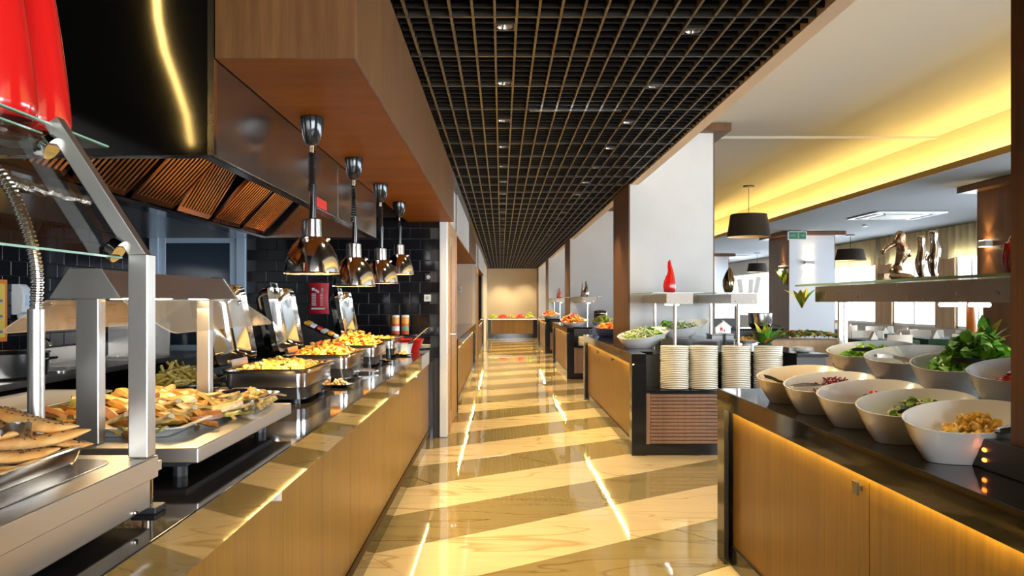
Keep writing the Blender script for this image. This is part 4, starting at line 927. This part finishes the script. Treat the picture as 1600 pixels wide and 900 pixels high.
# ------------------------------------------------------------------ second counter: bowls, guards, decorations
def guard(x0, x1, y0, y1, z0, lab, zb=.90):
    t = thing('sneeze_guard', lab, 'sneeze guard', (0,0,zb))
    b = z0-zb
    MB().box(x0,x1,y0,y1,b,b+.09).build('beam', 'steel_brushed', t, bevel=.003); e = MB().box(x0-.004,x1+.004,y0-.006,y0,b-.006,b+.096).build('end_plate', 'plaster_grey', t, bevel=.003)
    for sx in (x0+.04, x1-.04): MB().ell((sx,y0-.007,b+.02), (.008,.004,.008), 8, 5).build('rivet', 'chrome', e)
    xm = (x0+x1)/2-.02
    for y in (y0+.12, y1-.2): MB().tube([(xm,y,.0005),(xm,y,b)], .017, 12).build('post', 'chrome_soft', t, smooth=True)
    g = MB().box(x0-.12,x1+.12,y0+.05,y1,b+.0975,b+.1055).build('glass_shelf', 'glass_clear', t); MB().box(x0-.123,x0-.12,y0+.05,y1,b+.0975,b+.1055).build('edge', 'glass_edge', g)
    MB().tube([(xm+.07,y0+.3,b-.012),(xm+.07,y0+.9,b-.012)], .011, 8).build('light_tube', 'tube_white', t, smooth=True)
    return b+zb+.106
zt = guard(1.55,1.79,7.66,9.0,1.345,'steel beam guard over the salad bowls beside the plate stacks')
zt2 = guard(2.15,2.39,7.66,9.0,1.345,'steel beam guard behind the plate stacks, right one')
red_figure((1.68,8.15,zt), 'tall red ceramic figurine in front of the white column', .33)
eg = thing('dark_figurine', 'dark shiny egg shaped figurine on the right steel guard', 'figurine', (2.22,8.0,zt2))
MB().tube([(0,0,0),(0,0,.01),(.0,0,.06),(0,0,.12),(.005,0,.17),(.01,0,.21),(.012,0,.235),(.012,0,.245)], [.03,.04,.055,.056,.042,.028,.015,.004], 18).build('body', 'dark_bronze', eg, smooth=True); MB().tube([(.035,-.03,.04),(.045,-.035,.12),(.03,-.03,.17)], [.012,.016,.006], 8).build('wing', 'bronze', eg, smooth=True)
for i, (x, a, dz) in enumerate(((2.30,R(-8),0),(2.42,R(3),0),(2.50,R(12),0))):
    c = thing('menu_card', 'grey upright card holder on the right guard, %s of three' % ['left','middle','right'][i], 'card holder', (x,7.85+.1*i,zt2), 0, 'grey card holders')
    m = MB().box(-.022,.022,-.004,.004,.004,.13+.03*(i == 2)); m.xf(Matrix.Rotation(a,4,'Y')); m.build('card', 'paper_grey', c); MB().lathe([(.035,0),(.035,.005)], n=16).build('base', 'black_chrome', c)
b = salad_bowl((1.41,8.2,.9005), R(25), 'big white slanted bowl of leeks at the corner of the second counter', .29, .2, .15, .05, group='bowls on the second counter')
heap('leek_salad', 'salad_mixed', 'pale leek and cheese salad in the corner bowl of the second counter', 'salad', (1.42,8.2,.96), .19, .12, .09, 130, .03, 'noodle', .03)
heap('parsley', 'salad', 'green parsley at the back of the leek salad', 'salad', (1.50,8.28,1.0), .12, .08, .06, 80, .026, 'leaf', .03)
rz2 = thing('stone_riser', 'black stone step under the rear bowl of the second counter', 'riser', (0,0,0)); MB().box(1.68,2.12,7.95,9.0,.9005,1.0).build('block', 'black_gloss', rz2, bevel=.003)
salad_bowl((1.86,8.45,1.0005), R(20), 'raised white slanted bowl of sliced vegetables on the second counter', .27, .19, .13, .045, group='bowls on the second counter')
heap('sliced_vegetables', 'salad_mixed', 'sliced vegetables in the raised bowl of the second counter', 'salad', (1.85,8.45,1.04), .18, .12, .07, 110, .028, 'noodle', .03); heap('herb_leaves', 'salad', 'green herbs on the raised bowl of the second counter', 'salad', (1.74,8.5,1.08), .1, .07, .05, 60, .028, 'leaf', .02)
bxs = thing('black_riser', 'black box under the little white house', 'riser', (2.17,8.12,.9005)); MB().box(-.11,.11,-.1,.1,0,.135).build('box', 'black_gloss', bxs, bevel=.004); MB().box(-.115,.115,-.105,.105,.135,.147).build('top', 'black_gloss', bxs, bevel=.002)
hs = thing('house_ornament', 'little white house shaped ornament with red decoration', 'ornament', (2.19,8.1,1.0480))
MB().prism([(-.075,0),(.075,0),(.075,.06),(0,.12),(-.075,.06)], 'y', -.02,.02).build('house', 'white_ceramic', hs, bevel=.003); MB().box(-.09,.09,-.026,.026,-.004,.006).xf(Matrix.Translation((.04,0,.096))@Matrix.Rotation(R(38.7),4,'Y')@Matrix.Scale(.62,4)).box(-.001,.001,-.001,.001,.05,.051).build('roof', 'plate_ceramic', hs); MB().box(-.03,-.005,-.023,-.02,.03,.06).box(.005,.02,-.023,-.02,.02,.04).build('decoration', 'red_plastic', hs)
heap('cheese_cubes', 'food_yellow', 'pale cheese cubes on the round white dish', 'cheese', (2.42,8.05,.985), .1,.08,.03,50,.016,'chunk',.0)
dd = thing('round_dish', 'round white dish of cheese cubes beside the little house', 'dish', (2.42,8.05,.9005)); MB().lathe([(.05,0),(.05,.05),(.12,.075),(.14,.085),(.13,.086),(.001,.075)], n=26).build('dish', 'white_ceramic', dd, smooth=True)
fa = big_leaves('flower_arrangement', 'orange and green leaf arrangement behind the last plate stack', (2.56,7.95,.9005), 26, .24, ['green_leaf','orange','dark_leaf','green_leaf','yellow_leaf'], 1.1); MB().lathe([(.05,0),(.07,.05),(.065,.06)], n=16).build('pot', 'black_satin', fa, smooth=True); MB().tube([(.02,0,.03),(.025,0,.18),(.03,0,.22)],[.014,.018,.004],10).build('flower_spike','orange',fa,smooth=True)
for i in range(3):
    o = MB().lathe([(.05,0),(.06,.003),(.10,.016),(.102,.018),(.06,.008),(.001,.007)], n=26).build('saucer', 'white_ceramic', smooth=True); o.location = (2.76,7.5+.004*i,.9005+.014*i); tag(o, ['lowest','middle','topmost'][i]+' white saucer right of the plate stacks', 'saucer', 'white saucers right of the plates')
bcol = thing('striped_bowl', 'colourful striped dark bowl of fruit behind the leek bowl', 'bowl', (1.42,10.75,.9005)); bowl_mesh(.22,.2,.13,.0).build('bowl', 'poster_blue', bcol, smooth=True)
heap('colourful_fruit', 'fruit_orange', 'orange and yellow pieces in the striped dark bowl', 'fruit', (1.42,10.75,.97), .16,.15,.07,110,.03,'chunk',.04)
mg = thing('dark_mug', 'dark blue mug at the end of the second counter', 'mug', (1.30,11.25,.9005)); MB().lathe([(.04,0),(.045,.005),(.045,.1),(.041,.1),(.04,.01)], n=20).build('cup','poster_blue',mg,smooth=True); MB().tube([(-.044,0,.08),(-.08,0,.07),(-.08,0,.035),(-.044,0,.02)],.007,8).build('handle','poster_blue',mg,smooth=True)
# hot drinks stand behind the planted partition
sd2 = thing('service_stand', 'dark stand carrying the steel pot behind the plates', 'stand', (4.35,15.1,0)); MB().box(-.75,.75,-.3,.3,0,.84).build('cabinet', 'black_satin', sd2, bevel=.004); MB().box(-.78,.78,-.33,.33,.84,.875).build('top', 'granite', sd2, bevel=.004)
pot = thing('steel_pot', 'round steel pot on the dark stand', 'pot', (4.74,15.0,.8755)); MB().lathe([(.15,0),(.19,.03),(.21,.09),(.215,.27),(.225,.28),(.205,.27),(.18,.04)], n=28).build('body','chrome_soft',pot,smooth=True); MB().tube([(.21,0,.08),(.31,0,.05),(.4,0,.03)],.01,8).build('handle','black_satin',pot,smooth=True)
cm = thing('drinks_machine', 'dark grey drinks machine beside the steel pot', 'machine', (4.07,15.05,.8755)); MB().box(-.22,.2,-.2,.2,0,.5).build('body','black_satin',cm,bevel=.01); MB().box(-.2,.16,-.206,-.2,.18,.46).build('panel','steel_hood',cm,bevel=.003); MB().box(-.18,.15,-.26,-.2,.0,.04).build('drip_tray','black_chrome',cm)

# ------------------------------------------------------------------ third and fourth counters
for y0, w in ((14.4,'third'),(21.5,'fourth')):
    z = guard(1.5,1.74,y0+.7,y0+3.4,1.35,'steel beam guard over the %s counter' % w)
    red_figure((1.62,y0+1.2,z), 'red figurine on the guard of the %s counter' % w, .3, 'sauce_red' if w == 'fourth' else 'silver_bronze')
    c = thing('small_cone', 'small silver cone ornament on the guard of the %s counter' % w, 'ornament', (1.62,y0+1.9,z)); MB().lathe([(.04,0),(.03,.08),(.014,.22),(.004,.3)], n=14).build('cone','chrome_soft',c,smooth=True)
    for i, (x, y, fm, lb) in enumerate(((1.36,y0+.55,'fruit_orange','orange fruit'),(1.36,y0+1.3,'fruit_red','red fruit'),(1.40,y0+2.1,'food_yellow','yellow pieces'),(1.9,y0+.9,'fruit_green','green fruit'))):
        salad_bowl((x,y,.9005), R(25), 'white bowl of %s on the %s counter' % (lb, w), .24,.19,.11,.03, group='bowls on the %s counter' % w)
        heap(lb.replace(' ','_'), fm, '%s heaped in a bowl on the %s counter' % (lb, w), 'fruit', (x,y,.95), .17,.13,.12,60,.036,'chunk',.03)
    for k in range(10):
        o = pm.copy(); COL.objects.link(o)
        o.location = (1.5,y0+.18,.5782+.0161*k); tag(o, 'plate in the stack at the end of the %s counter' % w, 'plate', 'plates at the end of the %s counter' % w)
    tb = thing('black_urn', 'black cylindrical urn on the %s counter' % w, 'urn', (1.95,y0+1.7,.9005)); MB().lathe([(.12,0),(.13,.02),(.13,.26),(.12,.28),(.05,.3)], n=22).build('body','black_gloss',tb,smooth=True); MB().lathe([(.132,.22),(.132,.24)], n=22, cap0=False, cap1=False).build('band','bronze',tb)
# second bay counter on the left
def lcounter(y0, y1, which):
    wt = thing('stone_worktop', 'dark stone worktop of the %s on the left' % which, 'worktop', (0,0,0)); MB().box(-1.3,-.53,y0,y1,.87,.905).box(-.548,-.53,y0,y1,.80,.87).build('slab','granite',wt,bevel=.003,seg=1); MB().box(-.5295,-.528,y0,y1,.80,.904).build('front_edge','granite_band',wt); MB().box(-.565,-.5605,y0+.1,y1-.1,.815,.822).build('light_strip','led_warm',wt);     cb = thing('buffet_cabinet', 'wood fronted cabinet of the %s on the left' % which, 'cabinet', (0,0,0)); MB().box(-1.28,-.59,y0,y1-.02,.08,.869).build('carcass','black_satin',cb); MB().box(-1.28,-.56,y0+.12,y1-.35,0,.08).build('plinth','granite_band',cb); MB().box(-.575,-.53,y1-.35,y1,0,.799).box(-.575,-.53,y0,y0+.12,0,.799).build('end_leg','black_gloss',cb)
    n = int((y1-y0)/.9); s_ = (y1-y0-.47)/n
    for i in range(n):
        a = y0+.12+s_*i; d = MB().box(-.59,-.575,a+.002,a+s_-.002,.08,.86).build('door','oak_front',cb); MB().box(-.575,-.555,a+.08,a+.1,.74,.78).build('handle','chrome_soft',d)
lcounter(10.05, 17.1, 'second bay'); lcounter(19.4, 25.0, 'third bay')
for i, (x, y) in enumerate(((-.78,11.2),(-.86,11.6),(-.8,12.0))):
    bk = thing('bread_basket', 'wicker basket of loaves in the second bay, %s one' % ['nearest','middle','farthest'][i], 'basket', (x,y,.9055), 0, 'bread baskets in the second bay'); MB().lathe([(.12,0),(.17,.10),(.175,.11),(.16,.105),(.11,.01)], n=20).build('basket','wicker',bk,smooth=True)
    for k in range(3):
        o = MB().tube([(0,0,-.18),(0,0,-.1),(0,0,.1),(0,0,.2)],[.012,.03,.03,.01],10).build('loaf','bread',smooth=True); o.location = (x+.04*(k-1),y+.03*(k % 2),1.11+.02*k); o.rotation_euler = (.15*(k-1),.2*(k-1),0); tag(o, '%s loaf standing in the %s wicker basket' % (['left','middle','right'][k], ['nearest','middle','farthest'][i]), 'bread', 'loaves in the wicker baskets')
ws = thing('wall_switch', 'small white switch on the beige end wall', 'switch', (-.86,17.395,1.62)); MB().box(-.03,.03,-.012,0,-.06,.06).build('plate','white_plastic',ws,bevel=.003); MB().box(-.015,.015,-.018,-.012,-.02,.02).build('rocker','paper_grey',ws)
for i, y in enumerate((20.4,21.3,22.2)):
    salad_bowl((-.82,y,.9055), R(10), 'white bowl on the third bay counter, %s one' % ['nearest','middle','farthest'][i], .2,.18,.1,.02, group='bowls in the third bay'); heap('mixed_fruit', 'fruit_green' if i else 'fruit_orange', 'mixed fruit in the %s bowl of the third bay' % ['nearest','middle','farthest'][i], 'fruit', (-.82,y,.95), .14,.12,.1,40,.035)
# table at the end of the corridor
tt = thing('buffet_table', 'wood fronted buffet table across the far end of the corridor', 'table', (.42,31.0,0))
MB().box(-.93,.93,-.5,.5,.68,.72).build('top','white_ceramic',tt); MB().box(-.78,.76,-.47,.45,.16,.68).build('front_panel','oak_front',tt); MB().box(-.92,-.8,-.48,.48,0,.68).build('leg','black_gloss',tt); MB().box(.78,.92,-.48,.48,0,.68).build('leg','black_gloss',tt); MB().box(-.8,.78,-.46,.4,0,.16).build('plinth','black_gloss',tt)
for x, fm, lb, nm in ((-.28,'fruit_green','green melon pieces','melon_pieces'),(.06,'fruit_red','red watermelon slices','watermelon_slices'),(.42,'fruit_orange','orange fruit pieces','orange_pieces'),(.72,'fruit_red','red berry heap','berries'),(1.08,'fruit_green','yellow green banana and apple heap','apples')):
    platter('white platter of %s on the far table' % lb, (x,30.85,.7205), .32, .4, .02); heap(nm, fm, lb+' on the far table', 'fruit', (x,30.85,.74), .15,.18,.12 if x < 1 else .22,60,.04)

# ------------------------------------------------------------------ dining room
def pendant(loc, lab, dia=.66, H=.33):
    x, y, z = loc; top = 3.315 if x < 5.1 else 2.79; t = thing('pendant_lamp', lab, 'pendant lamp', loc, 0, 'black drum pendant lamps'); r = dia/2
    MB().lathe([(r,0),(r*.83,H)], n=40, cap0=False, cap1=False).build('shade','lampshade',t,smooth=True); MB().lathe([(r-.006,.002),(r*.83-.006,H-.004)], n=40, cap0=False, cap1=False).build('lining','lampshade_lining',t,smooth=True)
    MB().lathe([(.001,.06),(r*.9,.06),(r*.9,.066),(.001,.066)], n=30).build('diffuser','lampshade_lining',t); MB().lathe([(r*.82,H-.012),(r*.83,H)], n=40).build('cap','lampshade',t)
    MB().tube([(0,0,H),(0,0,top-z-.02)], .006, 6).build('cord','black_satin',t); MB().lathe([(.09,top-z-.025),(.09,top-z-.0005)], n=20).build('ceiling_rose','black_satin',t); MB().ell((0,0,.12),(.05,.05,.06),10,6).build('bulb','bulb_warm',t,smooth=True)
    d = bpy.data.lights.new('pendant_glow','POINT'); d.energy = 12; d.color = (1,.7,.36); d.shadow_soft_size = .06; l = bpy.data.objects.new('glow', d); COL.objects.link(l); l.parent = t; l.location = (0,0,.2)
pendant((4.17,13.8,2.45), 'biggest black drum pendant lamp, under the lit cove', .72, .38)
pendant((7.46,17.5,2.24), 'black drum pendant lamp before the cream valance', .63, .24)
pendant((7.5,24.0,2.23), 'farthest black drum pendant lamp before the bright window', .58, .25)
ex = thing('exit_sign', 'green exit sign with running figure and arrow above the pale column', 'exit sign', (5.94,16.5,2.785)); MB().box(-.19,.19,-.03,.03,0,.17).build('case','white_plastic',ex,bevel=.004); MB().box(-.17,.17,-.034,-.03,.015,.155).build('face','sign_green',ex)
mk = MB(); mk.box(-.15,-.02,-.037,-.034,.10,.11).box(-.15,-.04,-.037,-.034,.08,.09).box(-.15,-.03,-.037,-.034,.06,.07).box(.0,.035,-.037,-.034,.03,.14).box(.06,.12,-.037,-.034,.078,.092).prism([(.11,.055),(.15,.085),(.11,.115)],'y',-.037,-.034); mk.build('pictogram','label_green',ex)
ex.location.z = 2.60; ex.location.y = 16.45
for k in (-.1,.1): MB().tube([(k,0,.17),(k,0,.19)], .006, 6).build('hanger','white_plastic',ex)
lw = thing('low_partition', 'low beige wooden partition with a planted top', 'partition', (5.05,14.2,0)); MB().box(-.62,.85,-.16,.16,0,.70).build('body','partition_wood',lw,bevel=.004); MB().box(-.64,.87,-.18,.18,.70,.72).build('trough','slat_wood',lw)
m = MB()
heap('planter_foliage', 'hedge', 'small green and orange plants along the low partition', 'plants', (5.16,14.2,.715), .72,.12,.10,420,.04,'rect_leaf',.03)
lw2 = thing('low_partition', 'low wooden partition farther back left of the pale column', 'partition', (4.2,16.6,0)); MB().box(-.8,.75,-.12,.12,0,.66).build('body','slat_wood',lw2); MB().box(-.82,.77,-.14,.14,.66,.68).build('trough','slat_wood',lw2)
heap('planter_foliage', 'hedge', 'plants on the farther wooden partition', 'plants', (4.2,16.6,.68), .75,.1,.1,300,.04,'rect_leaf',.02)
big_leaves('hanging_sprig', 'yellow green sprig on the wooden side of the pale column', (5.82,16.85,1.7), 8, .35, ['yellow_leaf','green_leaf'], .7)
def table(x, y, lab, rz=0):
    t = thing('dining_table', lab, 'table', (x,y,0), rz, 'dining tables'); MB().box(-.42,.42,-.42,.42,.72,.75).build('top','partition_wood',t,bevel=.004); MB().box(-.43,.43,-.43,.43,.60,.7505).box(-.425,.425,-.425,.425,.745,.7535).build('tablecloth','dark_cloth',t); MB().lathe([(.03,.03),(.03,.72)], n=10).build('pedestal','black_satin',t); MB().lathe([(.25,0),(.25,.02),(.05,.035)], n=16).build('base','black_satin',t)
    for k, (dx, dy) in enumerate(((-.2,-.2),(.22,-.15),(.1,.2))):
        o = MB().prism([(-.06,0),(.06,0),(0,.13)],'y',-.05,.05).build('napkin','linen'); o.location = (x+dx,y+dy,.7545); o.rotation_euler = (0,0,.5*k); tag(o, '%s folded white napkin on the %s' % (['left','right','far'][k], lab), 'napkin', 'folded napkins')
def chair(x, y, rz, lab):
    t = thing('dining_chair', lab, 'chair', (x,y,0), rz, 'beige dining chairs')
    MB().prism(rrect(0,0,.44,.44,.08),'z',.43,.48).build('seat','chair_shell',t,bevel=.01)
    m = MB(); rings = []
    for k in range(7):
        z = .46+.40*k/6; w = .21-.02*k/6; b = .20+.05*k/6; rings.append([(-w,-b+.05,z),(-w*.5,-b,z),(0,-b-.012,z),(w*.5,-b,z),(w,-b+.05,z),(w,-b+.075,z),(w*.5,-b+.022,z),(0,-b+.01,z),(-w*.5,-b+.022,z),(-w,-b+.075,z)])
    m.loft(rings); m.build('backrest','chair_shell',t,smooth=True)
    for sx in (-1,1):
        for sy in (-1,1): MB().tube([(sx*.17,sy*.17,.43),(sx*.2,sy*.2,0)],.014,8).build('leg','chrome_soft',t,smooth=True)
TB = [(6.15,13.3,'near left green clothed table'),(7.35,13.7,'near right green clothed table'),(7.5,15.8,'middle green clothed table'),(7.4,18.1,'right rear green clothed table'),(7.3,20.6,'far green clothed table')]
for x, y, lb in TB:
    table(x, y, lb)
    chair(x-.1,y-.68,0,'beige shell chair on the near side of the '+lb); chair(x+.1,y+.68,R(180),'beige shell chair on the far side of the '+lb)
    if x > 7.3 or x < 7: continue
    chair(x+.70,y,R(90),'beige shell chair on the right of the '+lb)
